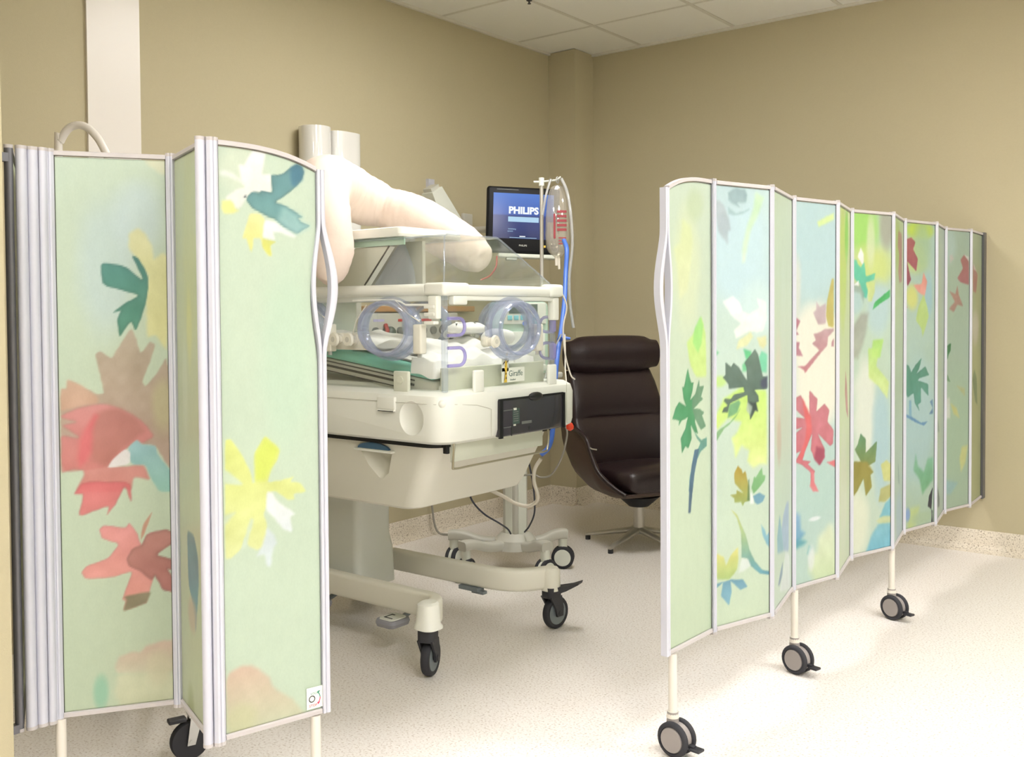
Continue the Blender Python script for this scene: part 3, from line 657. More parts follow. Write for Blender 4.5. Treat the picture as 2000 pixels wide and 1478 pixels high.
def noise2(S, Z, seed, scale):
    rng = np.random.RandomState(seed); out = np.zeros_like(S)
    for k in range(5):
        a = rng.uniform(0, 2 * PI); f = scale * rng.uniform(.6, 2.2); out += np.sin((S * math.cos(a) + Z * math.sin(a)) * f + rng.uniform(0, 6.28)) / 5
    return out
def rounded(poly, k=.2, it=2):
    P = np.array(poly, float)
    for _ in range(it):
        Q = np.roll(P, -1, 0); P = np.stack([P + (Q - P) * k, Q - (Q - P) * k], 1).reshape(-1, 2)
    return P
def poly_dist(px, pz, poly):
    P = np.array(poly, float); Q = np.roll(P, -1, 0)
    d2 = np.full(px.shape, 1e12); inside = np.zeros(px.shape, bool)
    for (ax, ay), (bx, by) in zip(P, Q):
        ex, ey = bx - ax, by - ay; L = ex * ex + ey * ey + 1e-9
        t = np.clip(((px - ax) * ex + (pz - ay) * ey) / L, 0, 1)
        d2 = np.minimum(d2, (px - ax - t * ex) ** 2 + (pz - ay - t * ey) ** 2)
        c = (ay > pz) != (by > pz)
        inside ^= c & (px < (bx - ax) * (pz - ay) / (by - ay + 1e-12) + ax)
    d = np.sqrt(d2); return np.where(inside, d, -d)
def paint(panel, S, Z):
    top, bot = [np.array(c, float) for c in PAPER[panel]]
    t = np.clip(Z / 1350.0, 0, 1)[..., None]
    C = bot * (1 - t) + top * t
    C = C + noise2(S, Z, len(panel) * 13 + ord(panel[-1]), 0.012)[..., None] * 3.0
    for k, (pn, pts, c1, c2, soft, op, rim) in enumerate(ART):
        if pn != panel: continue
        c1 = np.array(c1, float)
        if c2 is None:
            (cs, cz), (rs, rz) = pts
            wob = 1 + .25 * noise2(S, Z, k, .03)
            q = (((S - cs) / rs) ** 2 + ((Z - cz) / rz) ** 2) * wob
            a = (op * np.clip(1.25 - q, 0, 1) ** 1.0)[..., None]
            a = a * a * (3 - 2 * a) if op > 0.5 else a
            C = C * (1 - a) + c1 * a; continue
        P = np.array(pts, float); m = 25
        box = (S > P[:, 0].min() - m) & (S < P[:, 0].max() + m) & (Z > P[:, 1].min() - m) & (Z < P[:, 1].max() + m)
        if not box.any(): continue
        s, z = S[box], Z[box]
        wob = noise2(s, z, k + 50, .16) * min(soft, 4) * .35
        d = poly_dist(s, z, rounded(pts, .13, 2) if panel[0] == 'L' else rounded(pts, .07, 1)) + wob
        a = np.clip((d + soft) / (2 * soft), 0, 1); a = a * a * (3 - 2 * a) * op
        g = np.clip((z - P[:, 1].min()) / (np.ptp(P[:, 1]) + 1e-6), 0, 1)[:, None]
        col = np.array(c2, float) * (1 - g) + c1 * g
        col = col + (noise2(s, z, k + 90, .045) * 9 + noise2(s, z, k + 91, .11) * 5)[:, None]
        if rim: col = col * (1 - rim * np.exp(-np.clip(d, 0, None) / 2.5))[:, None]
        C[box] = C[box] * (1 - a[:, None]) + col * a[:, None]
    return np.clip(lin(np.clip(C, 0, 255)) * PRINT_GAIN, 0, .95)
ZB, ZT = 0.294, 1.647
def bump_curve(z, z0, z1):
    t = np.clip((z - z0) / (z1 - z0), 0, 1); return np.sin(PI * t) ** 1.5
# a free end: the top sweeps down and a grip bulges out of the end post
GRIP0, GRIP1 = 1.165, 1.485
def top_of(s, L, free):
    if not free: return np.full_like(s, ZT)
    u = s / L if free > 0 else 1 - s / L
    return ZT - 0.047 * np.clip(u, 0, 1) ** 3.0
def panel_mesh(key, a, b, s0, s1, root, off, free=0, res=.0035):
    a = np.array(a, float); b = np.array(b, float); L = np.hypot(*(b - a)); d = (b - a) / L; n = np.array([d[1], -d[0]])
    ns = max(6, int((s1 - s0) / res)); nz = int((ZT - ZB) / max(res, .0038))
    u = np.linspace(0, 1, ns + 1); w = np.linspace(0, 1, nz + 1)
    U, Wm = np.meshgrid(u, w)
    zz = ZB + .008 + Wm * (ZT - ZB - .016)
    lo = np.full_like(zz, s0); hi = np.full_like(zz, s1)
    if free > 0: hi = hi - .016 * bump_curve(zz, GRIP0, GRIP1)
    if free < 0: lo = lo + .016 * bump_curve(zz, GRIP0, GRIP1)
    Sg = lo + U * (hi - lo)
    Zg = ZB + .008 + Wm * (top_of(Sg, L, free) - ZB - .016)
    front = np.stack([a[0] + d[0] * Sg + n[0] * .003, a[1] + d[1] * Sg + n[1] * .003, Zg], -1).reshape(-1, 3)
    C = paint(key, Sg * 1000, (Zg - ZB) * 1000).reshape(-1, 3) if key in PAPER else np.tile(lin((198, 212, 180)), (front.shape[0], 1))
    edge = list(range(0, ns)) + [r * (ns + 1) + ns for r in range(nz)] + [nz * (ns + 1) + c for c in range(ns, 0, -1)] + [r * (ns + 1) for r in range(nz, 0, -1)]
    back = front[edge] - np.array([n[0], n[1], 0]) * .006
    nf = front.shape[0]; ne = len(edge)
    verts = np.vstack([front, back]) - np.array(off)
    idx = np.arange(nf).reshape(nz + 1, ns + 1)
    q = np.stack([idx[:-1, :-1], idx[:-1, 1:], idx[1:, 1:], idx[1:, :-1]], -1).reshape(-1, 4)
    e = np.array(edge); bk = nf + np.arange(ne)
    sides = np.stack([e, bk, np.roll(bk, -1), np.roll(e, -1)], -1)
    loops = np.concatenate([q.ravel(), sides.ravel(), bk[::-1]])
    tot = np.concatenate([np.full(len(q) + len(sides), 4), [ne]]); start = np.concatenate([[0], np.cumsum(tot)[:-1]])
    me = bpy.data.meshes.new('panel')
    me.vertices.add(len(verts)); me.vertices.foreach_set('co', verts.astype(np.float32).ravel())
    me.loops.add(len(loops)); me.loops.foreach_set('vertex_index', loops.astype(np.int32))
    me.polygons.add(len(tot)); me.polygons.foreach_set('loop_start', start.astype(np.int32)); me.polygons.foreach_set('loop_total', tot.astype(np.int32))
    me.update(calc_edges=True)
    allc = np.vstack([C, np.tile(C.mean(0), (ne, 1))])
    at = me.color_attributes.new('print', 'FLOAT_COLOR', 'POINT')
    at.data.foreach_set('color', np.hstack([allc, np.ones((len(allc), 1))]).astype(np.float32).ravel())
    me.materials.append(MATS['screen_print'])
    o = bpy.data.objects.new('panel', me); COL.objects.link(o); o.parent = root
    return o
def P3(a, d, n, s, off, z): return (a[0] + d[0] * s + n[0] * off, a[1] + d[1] * s + n[1] * off, z)
def post_profile(w, t, r=.006):
    return [(w / 2 - r, -t / 2), (w / 2, -t / 2 + r), (w / 2, t / 2 - r), (w / 2 - r, t / 2), (.0015, t / 2), (0, t / 2 - .002), (-.0015, t / 2), (-w / 2 + r, t / 2), (-w / 2, t / 2 - r), (-w / 2, -t / 2 + r), (-w / 2 + r, -t / 2)]
def post(root, off, a, d, n, s, w=.019, t=.024, z0=ZB - .004, z1=ZT + .002, m='alu', name='post'):
    rings = []
    for z in (z0, z1): rings.append([P3(a, d, n, s + p, q, z) for p, q in post_profile(w, t)])
    o = MB().loft(rings).build(name, m, root, off)
    for zz in (z1, z0 - .008): MB().loft([[P3(a, d, n, s + p * 1.04, q * 1.04, zz + h) for p, q in post_profile(w, t)] for h in (0, .008)]).build('post_cap', 'alu_cap', o, off)
    return o
def screen_leaf(root, off, key, a, b, posts=True, free=0, res=.0035, pw=.019):
    a = np.array(a, float); b = np.array(b, float); L = float(np.hypot(*(b - a))); d = (b - a) / L; n = np.array([d[1], -d[0]])
    g0 = g1 = .003
    if posts:
        if free >= 0: post(root, off, a, d, n, pw / 2, pw); g0 = pw
        if free <= 0: post(root, off, a, d, n, L - pw / 2, pw); g1 = pw
    if free > 0: g1 = .014
    if free < 0: g0 = .014
    p = panel_mesh(key, a, b, g0, L - g1, root, off, free, res)
    # rails along the top and bottom edge of this leaf
    ss = np.linspace(0 if not posts else g0, L if not posts else L - g1, 18 if free else 2)
    tz = top_of(ss, L, free)
    for zz, nm in ((tz, 'top_rail'), (np.full_like(ss, ZB + .002), 'bottom_rail')):
        MB().loft([[P3(a, d, n, s, q, z + h) for q, h in ((-.009, -.005), (.009, -.005), (.009, .004), (.006, .006), (-.006, .006), (-.009, .004))] for s, z in zip(ss, zz)]).build(nm, 'alu_cap', root, off)
    # dark gasket lines beside the glass
    gk = MB()
    for s in (g0, L - g1):
        if (free > 0 and s > L / 2) or (free < 0 and s < L / 2): continue
        gk.loft([[P3(a, d, n, s + x, q, z) for x, q in ((-.0015, -.002), (.0015, -.002), (.0015, .0045), (-.0015, .0045))] for z in (ZB + .006, ZT - .006)])
    if gk.v: gk.build('gasket', 'gasket', p, off, smooth=False)
    if free:
        zs = np.linspace(ZB - .004, float(top_of(np.array([L if free > 0 else 0.0]), L, free)[0]) + .006, 72)
        sg = 1 if free > 0 else -1; e0 = L if free > 0 else 0.0
        bo = bump_curve(zs, GRIP0, GRIP1)
        so = e0 + sg * (.002 + .029 * bo)
        si = e0 - sg * (.008 + .016 * bo)
        for sarr, wd, nm, mt in ((so, .0085, 'end_post', 'alu'), (si, .005, 'grip_frame', 'alu')):
            rings = []
            for s, z, bb in zip(sarr, zs, bo):
                wv = .004 + .001 * bb if nm == 'grip_frame' else .0052 + .0038 * bb
                rings.append([P3(a, d, n, s + x, q, z) for x, q in ((-wv, -.010), (-wv + .003, -.012), (wv - .003, -.012), (wv, -.010), (wv, .010), (wv - .003, .012), (-wv + .003, .012), (-wv, .010))])
            MB().loft(rings).build(nm, mt, root, off)
    return a, d, n, L
def twin_caster(name='caster'):
    # twin-wheel caster; stem at the origin, floor at z = 0, rolls along local x
    e = bpy.data.objects.new(name, None); COL.objects.link(e); e.empty_display_size = .03
    R = .05
    for sy in (-1, 1):
        y0, y1 = sy * .012, sy * .03
        prof = [(.0, y0), (.036, y0), (R - .004, y0), (R, y0 + sy * .004), (R, y1 - sy * .006), (R - .006, y1), (.038, y1), (.037, y1 - sy * .003), (0, y1 - sy * .003)]
        rings = [[(.014 + r * math.cos(q), y, .05 + r * math.sin(q)) for q in [2 * PI * k / 28 for k in range(28)]] for r, y in prof[1:-1]]
        w = MB().loft(rings).build('wheel', 'tyre', e, angle=50)
        MB().cyl((.014, y1 - sy * .004, .05), (.014, y1 + sy * .001, .05), .0365, .034, 28).build('hub_cap', 'caster_grey', w)
    hb = MB().cyl((.014, -.0125, .05), (.014, .0125, .05), .042, n=26).cyl((0, 0, .075), (0, 0, .122), .019, .016, 18)
    hb.build('housing', 'caster_grey', e)
    MB().rbox((.080, 0, .034), (.034, .03, .008), .003, M=Matrix.Translation((.0, 0, 0))).box((.062, 0, .038), (.024, .016, .008)).build('brake_pedal', 'caster_dark', e)
    return e
CASTER0 = None
def caster_at(parent, loc, rz):
    global CASTER0
    if CASTER0 is None: CASTER0 = c = twin_caster()
    else: c = child_copy(CASTER0, None)
    c.parent = parent; c.location = loc; c.rotation_euler = (0, 0, rz)
    return c
def screen_leg(root, off, x, y, rz):
    MB().cyl((x, y, .118), (x, y, ZB - .006), .0125, n=16).cyl((x, y, .105), (x, y, .124), .0185, .015, 16).build('leg', 'leg_tube', root, off)
    caster_at(root, (x - off[0], y - off[1], 0), rz)

# ---- long screen fixed to the back wall
RN = [(-1.366, 2.44), (-1.359, 2.708), (-1.277, 2.975), (-1.343, 3.285), (-1.276, 3.552), (-1.334, 3.838), (-1.250, 4.112), (-1.305, 4.42), (-1.240, 4.70), (-1.282, 4.985), (-1.22, 5.235), (-1.23, 5.49)]
off = (-1.30, 4.0, 0)
rs = thing('folding_screen', 'long unfolded privacy screen with leaf prints, fixed to the khaki back wall', 'screen', off, group='leaf-print privacy screens on casters')
for i in range(11):
    k = 'P%d' % (i + 1)
    if i == 0: screen_leaf(rs, off, k, RN[0], RN[1], True, -1, pw=.0001)
    elif i % 2 == 1: screen_leaf(rs, off, k, RN[i], RN[i + 1], True)
    elif i == 10: screen_leaf(rs, off, k, RN[i], RN[i + 1], False, res=.005)
    else: screen_leaf(rs, off, k, RN[i], RN[i + 1], False, res=.006)
MB().mm((-1.245, 5.488, ZB - .01), (-1.215, 5.535, ZT + .008)).build('wall_post', 'alu_dark', rs, off, smooth=False)
screen_leg(rs, off, -1.362, 2.475, math.radians(-6))
screen_leg(rs, off, -1.336, 3.300, math.radians(-13))
screen_leg(rs, off, -1.255, 4.118, math.radians(-18))

# ---- folded screen at the partition wall
off2 = (-2.15, 1.35, 0)
ls = thing('folding_screen', 'half-folded privacy screen with leaf prints, stacked against the partition wall end', 'screen', off2, group='leaf-print privacy screens on casters')
LN = [(-2.327, 1.175), (-2.163, 1.42), (-1.903, 1.327), (-1.835, 1.60)]
a, d, n, L = screen_leaf(ls, off2, 'L1', LN[0], LN[1], True, res=.003, pw=.022)
screen_leaf(ls, off2, 'LM', LN[1], LN[2], False, res=.006)
screen_leaf(ls, off2, 'LF', LN[2], LN[3], True, 1, res=.003, pw=.026)
def free_post(x, y, w=.022, t=.026, m='alu'):
    # plain round-fronted hinge post
    ring = [(x + (_c * w / 2 * math.cos(q) - _s * t / 2 * math.sin(q)), y + (_s * w / 2 * math.cos(q) + _c * t / 2 * math.sin(q))) for q in [2 * PI * k / 22 for k in range(22)]]
    o = MB().loft([[(p[0], p[1], z) for p in ring] for z in (ZB - .004, ZT + .002)]).build('post', m, ls, off2, angle=60)
    for z in (ZT + .002, ZB - .012): MB().loft([[(x + (p[0] - x) * 1.04, y + (p[1] - y) * 1.04, z + h) for p in ring] for h in (0, .008)]).build('post_cap', 'alu_cap', o, off2)
free_post(-1.911, 1.318, .022, .026)
for px_, py_ in ((-2.329, 1.122), (-2.326, 1.147)): free_post(px_, py_, .0245, .028)
free_post(-2.318, 1.168, .018, .024)
free_post(-2.336, 1.096, .020, .018, 'alu_dark')
# leaves folded up behind the visible ones
for p, q in (((-2.340, 1.180), (-2.575, 1.315)), ((-2.345, 1.158), (-2.585, 1.285)), ((-2.352, 1.105), (-2.60, 1.235))):
    screen_leaf(ls, off2, 'back', p, q, False, res=.05)
for z_ in (ZB - .012, ZT - .03): MB().mm((-2.345, 1.052, z_), (-2.327, 1.092, z_ + .02)).build('wall_bracket', 'alu_dark', ls, off2, smooth=False)
screen_leg(ls, off2, -1.842, 1.572, math.radians(60))
screen_leg(ls, off2, -2.318, 1.186, math.radians(60))
# instruction sticker at the lower corner of the end leaf
aF = np.array(LN[2]); dF = (np.array(LN[3]) - aF); LF_ = float(np.hypot(*dF)); dF = dF / LF_; nF = np.array([dF[1], -dF[0]])
def on_leaf(s, z, o=.0045): return Vector((aF[0] + dF[0] * s + nF[0] * o, aF[1] + dF[1] * s + nF[1] * o, z))
sc0, sz0 = LF_ - .033, .333
Mst = face_matrix(on_leaf(sc0, sz0) , (dF[0], dF[1], 0), (0, 0, 1)); Mst = Matrix.Translation((-off2[0], -off2[1], 0)) @ Mst
st = MB().add([(-.021, -.026, 0), (.021, -.026, 0), (.021, .026, 0), (-.021, .026, 0), (-.021, -.026, .0008), (.021, -.026, .0008), (.021, .026, .0008), (-.021, .026, .0008)], [(3, 2, 1, 0), (4, 5, 6, 7), (0, 1, 5, 4), (1, 2, 6, 5), (2, 3, 7, 6), (3, 0, 4, 7)], Mst).build('instruction_sticker', 'label_white', ls, smooth=False)
st['label'] = 'small white lock and stop sticker'
def flat_ring(cx, cy, R, w, a0=0, a1=2 * PI, n=24):
    ps = [(R - w, R)[0] for _ in (0,)]; vs = []; fs = []
    for i in range(n + 1):
        t = a0 + (a1 - a0) * i / n
        for r in (R - w, R): vs.append((cx + r * math.cos(t), cy + r * math.sin(t), .0012))
    for i in range(n): fs.append((2 * i, 2 * i + 1, 2 * i + 3, 2 * i + 2))
    return vs, fs
MB().add(*flat_ring(-.007, -.002, .0085, .0024), M=Mst).build('wheel_sign', 'ink_black', st, smooth=False)
MB().add([(-.0145, .008, .0012), (-.0138, .008, .0012), (-.0138, .023, .0012), (-.0145, .023, .0012), (-.0105, .008, .0012), (-.0098, .008, .0012), (-.0098, .024, .0012), (-.0105, .024, .0012)], [(0, 1, 2, 3), (4, 5, 6, 7)], Mst).build('leg_sign', 'ink_lilac', st, smooth=False)
v1, f1 = flat_ring(-.004, -.002, .0195, .0022, .05, .75, 12); v1 += [(.0075, .0145, .0012), (.0155, .0148, .0012), (.0085, .0075, .0012)]; f1 += [(len(v1) - 3, len(v1) - 2, len(v1) - 1)]
MB().add(v1, f1, Mst).build('lock_arrow', 'ink_lock', st, smooth=False)
v1, f1 = flat_ring(-.004, -.002, .0195, .0022, -.75, .05, 12); v1 += [(.0065, -.0125, .0012), (.0145, -.0125, .0012), (.009, -.0185, .0012)]; f1 += [(len(v1) - 3, len(v1) - 2, len(v1) - 1)]
MB().add(v1, f1, Mst).build('stop_arrow', 'ink_red', st, smooth=False)
text_mb('LOCK', .0075, Mst @ Matrix.Translation((.0, .0105, .001)), .0002).build('lettering', 'ink_lock', st, smooth=False)
text_mb('STOP', .0088, Mst @ Matrix.Translation((-.004, -.0185, .001)), .0002).build('lettering', 'ink_red', st, smooth=False)
# ------------------------------------------------------------------ incubator (long axis along x, foot end towards +x)
io = (-2.68, 2.76, 0)
inc = thing('infant_incubator', 'cream infant incubator with clear hood and drawer on a wheeled base', 'incubator', io)
def ib(mb, name, m, parent=None, **k): return mb.build(name, m, parent or inc, io, **k)
# base frame: two arms and the lifting column
def bar_prof(w, h, r=.014):
    pts = []
    for cx, cy, a0 in ((w / 2 - r, h / 2 - r, 0), (-w / 2 + r, h / 2 - r, PI / 2), (-w / 2 + r, -h / 2 + r, PI), (w / 2 - r, -h / 2 + r, 1.5 * PI)):
        for i in range(4): pts.append((cx + r * math.cos(a0 + PI / 6 * i), cy + r * math.sin(a0 + PI / 6 * i)))
    return pts
near_path = smooth_path([(-3.25, 2.62, .205), (-2.9, 2.612, .205), (-2.52, 2.605, .207), (-2.41, 2.595, .211), (-2.352, 2.56, .215), (-2.325, 2.50, .217)], 6)
ib(MB().sweep(near_path, bar_prof(.05, .09)), 'base_arm', 'inc_body')
far_path = smooth_path([(-3.25, 3.02, .205), (-2.95, 3.02, .205), (-2.60, 3.025, .205), (-2.45, 3.035, .205), (-2.365, 3.075, .205), (-2.31, 3.15, .206), (-2.29, 3.175, .207)], 6)
ib(MB().sweep(far_path, bar_prof(.05, .088)), 'base_arm', 'inc_body')
ib(MB().rmm((-3.24, 2.62, .165), (-3.12, 3.02, .245), .02), 'cross_member', 'inc_body')
ib(MB().loft([rrect(-2.368, -2.276, 2.446, 2.535, .034, z) for z in (.172, .178)] + [rrect(-2.366, -2.282, 2.452, 2.53, .034, .19), rrect(-2.360, -2.290, 2.458, 2.53, .03, .255), rrect(-2.352, -2.298, 2.468, 2.525, .026, .262)]), 'arm_end', 'inc_white')
ib(MB().loft([rrect(-2.328, -2.250, 3.13, 3.205, .035, z) for z in (.158, .163)] + [rrect(-2.326, -2.252, 3.132, 3.203, .034, .235), rrect(-2.318, -2.26, 3.14, 3.195, .028, .248)]), 'arm_end', 'inc_body')
ib(MB().loft([rrect(-3.18, -2.885, 2.685, 2.91, .03, .16), rrect(-3.175, -2.89, 2.69, 2.905, .03, .30), rrect(-3.165, -2.90, 2.70, 2.895, .03, .36), rrect(-3.165, -2.90, 2.70, 2.895, .03, .60)]), 'column', 'inc_metal')
ib(MB().loft([rrect(-3.18, -2.88, 2.66, 2.93, .04, .545), rrect(-3.18, -2.88, 2.66, 2.93, .04, .60)]), 'column_collar', 'inc_body')
# foot pedals
for px, py in ((-2.60, 2.655), (-3.0, 2.63)):
    p = ib(MB().loft([rrect(px - .045, px + .045, py - .11, py - .01, .02, .105), rrect(px - .05, px + .05, py - .115, py - .005, .025, .118), rrect(px - .046, px + .046, py - .111, py - .009, .022, .130)]), 'foot_pedal', 'pedal_grey')
    ib(MB().loft([rrect(px - .038, px + .038, py - .102, py - .018, .018, .1305), rrect(px - .036, px + .036, py - .1, py - .02, .016, .134)]), 'pedal_pad', 'pale_panel', p)
    ib(MB().mm((px - .022, py - .085, .134), (px + .02, py - .08, .1352)).mm((px - .022, py - .085, .134), (px - .017, py - .04, .1352)).mm((px - .022, py - .045, .134), (px - .006, py - .04, .1352)), 'pedal_sign', 'ink_black', p, smooth=False)
    ib(MB().tube([(px, py - .02, .115), (px, py + .05, .135), (px, py + .05, .17)], .01), 'pedal_lever', 'hub_grey', p)
# single-wheel casters with fork
def fork_caster():
    e = bpy.data.objects.new('caster', None); COL.objects.link(e); e.empty_display_size = .03
    R = .064; cx = -.022
    prof = [(.046, -.012), (.052, -.016), (R - .004, -.015), (R, -.008), (R, .008), (R - .004, .015), (.052, .016), (.046, .012)]
    w = MB().loft([[(cx + r * math.cos(q), y, R + r * math.sin(q)) for q in [2 * PI * k / 32 for k in range(32)]] for r, y in prof]).build('wheel', 'tyre', e, angle=50)
    MB().cyl((cx, -.0135, R), (cx, .0135, R), .047, n=30).build('hub', 'hub_grey', w)
    MB().cyl((cx, -.03, R), (cx, .03, R), .011, n=14).build('axle', 'caster_dark', w)
    f = MB()
    for sy in (-1, 1):
        y = sy * .024
        f.loft([[(cx - .017, y - .004, R - .012), (cx + .017, y - .004, R - .012), (cx + .017, y + .004, R - .012), (cx - .017, y + .004, R - .012)],
                [(cx - .02, y - .004, R + .02), (cx + .024, y - .004, R + .02), (cx + .024, y + .004, R + .02), (cx - .02, y + .004, R + .02)],
                [(-.03, y - .005, .135), (.034, y - .005, .135), (.034, y + .005, .135), (-.03, y + .005, .135)]])
    f.loft([rrect(-.034, .036, -.031, .031, .02, z) for z in (.130, .172)])
    f.build('fork', 'caster_dark', e)
    return e
fc = fork_caster(); fc.parent = inc; fc.location = (-2.322 - io[0], 2.488 - io[1], 0); fc.rotation_euler = (0, 0, math.radians(-68))
for x, y, rz in ((-2.285, 3.168, -96), (-3.2, 2.62, 100), (-3.2, 3.02, 80)):
    c = child_copy(fc, inc); c.location = (x - io[0], y - io[1], 0); c.rotation_euler = (0, 0, math.radians(rz))
ib(MB().loft([[(-2.26, 3.15, .172), (-2.27, 3.21, .172), (-2.275, 3.21, .14), (-2.265, 3.15, .14)], [(-2.225, 3.19, .176), (-2.235, 3.25, .176), (-2.24, 3.25, .155), (-2.23, 3.19, .155)], [(-2.185, 3.215, .190), (-2.20, 3.265, .190), (-2.20, 3.26, .18), (-2.19, 3.215, .18)]]), 'brake_lever', 'caster_dark')
ib(MB().mm((-2.62, 2.99, .147), (-2.52, 3.03, .162)).mm((-2.56, 3.0, .138), (-2.50, 3.025, .15)), 'levelling_plate', 'hub_grey', smooth=False)
# storage drawer body under the deck, slanting in at the foot end
body_rings = [rrect(-3.17, -2.440, 2.535, 3.135, .05, .560), rrect(-3.18, -2.405, 2.512, 3.150, .06, .572), rrect(-3.19, -2.385, 2.505, 3.155, .06, .60), rrect(-3.20, -2.275, 2.47, 3.15, .07, .78), rrect(-3.20, -2.265, 2.465, 3.15, .07, .806)]
body = ib(MB().loft(body_rings), 'drawer', 'inc_body', angle=40)
cut = MB().loft([[(-2.645, 2.43, .776), (-2.462, 2.43, .776), (-2.50, 2.43, .67), (-2.535, 2.43, .635), (-2.555, 2.43, .635), (-2.60, 2.43, .69)], [(-2.64, 2.465, .776), (-2.465, 2.465, .776), (-2.50, 2.475, .68), (-2.535, 2.48, .65), (-2.552, 2.48, .65), (-2.60, 2.475, .70)], [(-2.60, 2.53, .776), (-2.49, 2.53, .776), (-2.52, 2.52, .72), (-2.538, 2.51, .70), (-2.552, 2.51, .70), (-2.57, 2.52, .73)]])
carve(body, cut)
arc = [(-2.555 + .078 * math.cos(PI * k / 14), .778 + .023 * math.sin(PI * k / 14)) for k in range(15)]
h = ib(MB().prism(arc, 2.458, 2.475), 'drawer_handle', 'blue_handle', body); h['label'] = 'blue half-round drawer handle'
ib(MB().rmm((-2.65, 2.452, .768), (-2.458, 2.475, .778), .004), 'handle_lip', 'inc_white', body)
ib(MB().loft([rrect(-3.19, -2.235, 2.445, 3.14, .06, z) for z in (.804, .822)]), 'shadow_gap', 'black_gap')
# deck with moulded bumper edge
deck_rings = [rrect(-3.21, -2.198, 2.44, 3.19, .07, .818), rrect(-3.225, -2.178, 2.418, 3.205, .075, .829), rrect(-3.228, -2.172, 2.412, 3.208, .075, .85), rrect(-3.228, -2.170, 2.410, 3.208, .075, .955), rrect(-3.222, -2.178, 2.418, 3.20, .07, .982), rrect(-3.20, -2.20, 2.438, 3.18, .06, .996), rrect(-3.16, -2.24, 2.48, 3.14, .04, .998)]
deck = ib(MB().loft(deck_rings), 'deck', 'inc_white', angle=45)
grip = MB().ball((-2.318, 2.400, .905), 1.0, .058, .045, .060, 24, 14)
carve(deck, grip)
ib(MB().tube([(-2.19, 2.44, .957), (-2.215, 2.417, .957), (-2.26, 2.409, .957), (-3.1, 2.4085, .957)], .0012, 6), 'seam', 'bed_grey', deck)
ib(MB().tube([(-2.19, 2.44, .957), (-2.172, 2.47, .956), (-2.169, 2.58, .945), (-2.169, 2.64, .93), (-2.1685, 2.655, .925), (-2.1685, 2.655, .832)], .0012, 6), 'seam', 'bed_grey', deck)
ib(MB().tube([(-2.168, 3.112, .99), (-2.1685, 3.112, .96), (-2.1685, 3.112, .835)], .0012, 6), 'seam', 'bed_grey', deck)
ib(MB().ball((-2.20, 2.435, .958), .014), 'deck_button', 'inc_white', deck)
ib(MB().rmm((-2.475, 2.402, .93), (-2.39, 2.415, .975), .004).mm((-2.47, 2.4005, .925), (-2.392, 2.412, .931)), 'deck_catch', 'inc_white', deck)
ib(MB().mm((-2.468, 2.4, .9235), (-2.394, 2.409, .926)), 'catch_slot', 'black_gap', deck, smooth=False)
# tinted control window in the foot end
win = ib(MB().rmm((-2.185, 2.692, .822), (-2.163, 3.088, .955), .006), 'control_window', 'window_dark')
ib(MB().mm((-2.166, 2.690, .818), (-2.158, 2.708, .957)).mm((-2.166, 3.077, .822), (-2.159, 3.09, .955)).mm((-2.166, 2.70, .950), (-2.160, 3.08, .957)), 'window_frame', 'window_frame', win, smooth=False)
ib(MB().ball((-2.163, 2.905, .953), 1.0, .012, .042, .016), 'window_knob', 'window_frame', win)
for lo, hi, m in (((-2.1632, 2.715, .913), (-2.1622, 2.768, .916), 'window_item'), ((-2.1632, 2.715, .853), (-2.1622, 2.765, .856), 'window_item'), ((-2.1632, 2.768, .862), (-2.1622, 2.808, .918), 'display_dark'), ((-2.1632, 2.773, .912), (-2.1618, 2.79, .92), 'label_white'), ((-2.1632, 2.772, .856), (-2.1618, 2.785, .862), 'label_white'), ((-2.1632, 2.82, .858), (-2.1622, 2.88, .868), 'window_item'), ((-2.1632, 2.758, .822), (-2.162, 2.764, .862), 'ink_black'), ((-2.1632, 2.86, .836), (-2.1618, 2.87, .846), 'ink_black')):
    ib(MB().mm(lo, hi), 'window_detail', m, win, smooth=False)
for q in range(5): ib(MB().mm((-2.1632, 2.772, .872 + .008 * q), (-2.1616, 2.80, .875 + .008 * q)), 'window_detail', 'window_item', win, smooth=False)
# wire rack below the window
ib(MB().tube(smooth_path([(-2.215, 2.492, .83), (-2.197, 2.489, .82), (-2.192, 2.478, .75), (-2.192, 2.49, .737), (-2.192, 2.60, .737), (-2.192, 2.9, .737), (-2.192, 3.0, .737), (-2.192, 3.018, .748), (-2.195, 3.03, .80), (-2.21, 3.035, .83)], 5), .004, 8), 'wire_rack', 'steel_wire')
ib(MB().rmm((-2.235, 2.475, .785), (-2.215, 2.49, .825), .003), 'rack_hook', 'window_frame')
ib(MB().mm((-2.222, 2.50, .755), (-2.217, 3.02, .82)), 'rack_plate', 'pan_cream', smooth=False)
# bed platform inside the hood, tilted head up, on grey slotted rails
tilt = Matrix.Translation((-2.30, 0, 1.035)) @ Matrix.Rotation(math.radians(7.2), 4, 'Y')
bp_ = MB(); bp_.rbox((-.40, 2.76, -.03), (.86, .55, .05), .008, M=tilt)
bed = ib(bp_, 'bed_platform', 'bed_grey')
for zz, th in ((-.016, .004), (-.032, .008), (-.051, .003)):
    ib(MB().box((-.42, 2.4835, zz), (.70, .003, th), M=tilt), 'rail_slot', 'slot', bed, smooth=False)
ib(MB().rmm((-3.15, 2.50, .995), (-2.26, 3.04, 1.012), .004), 'pan', 'inc_white')
ib(MB().rmm((-2.245, 2.475, .995), (-2.23, 3.05, 1.075), .004), 'pan_end', 'pan_cream')
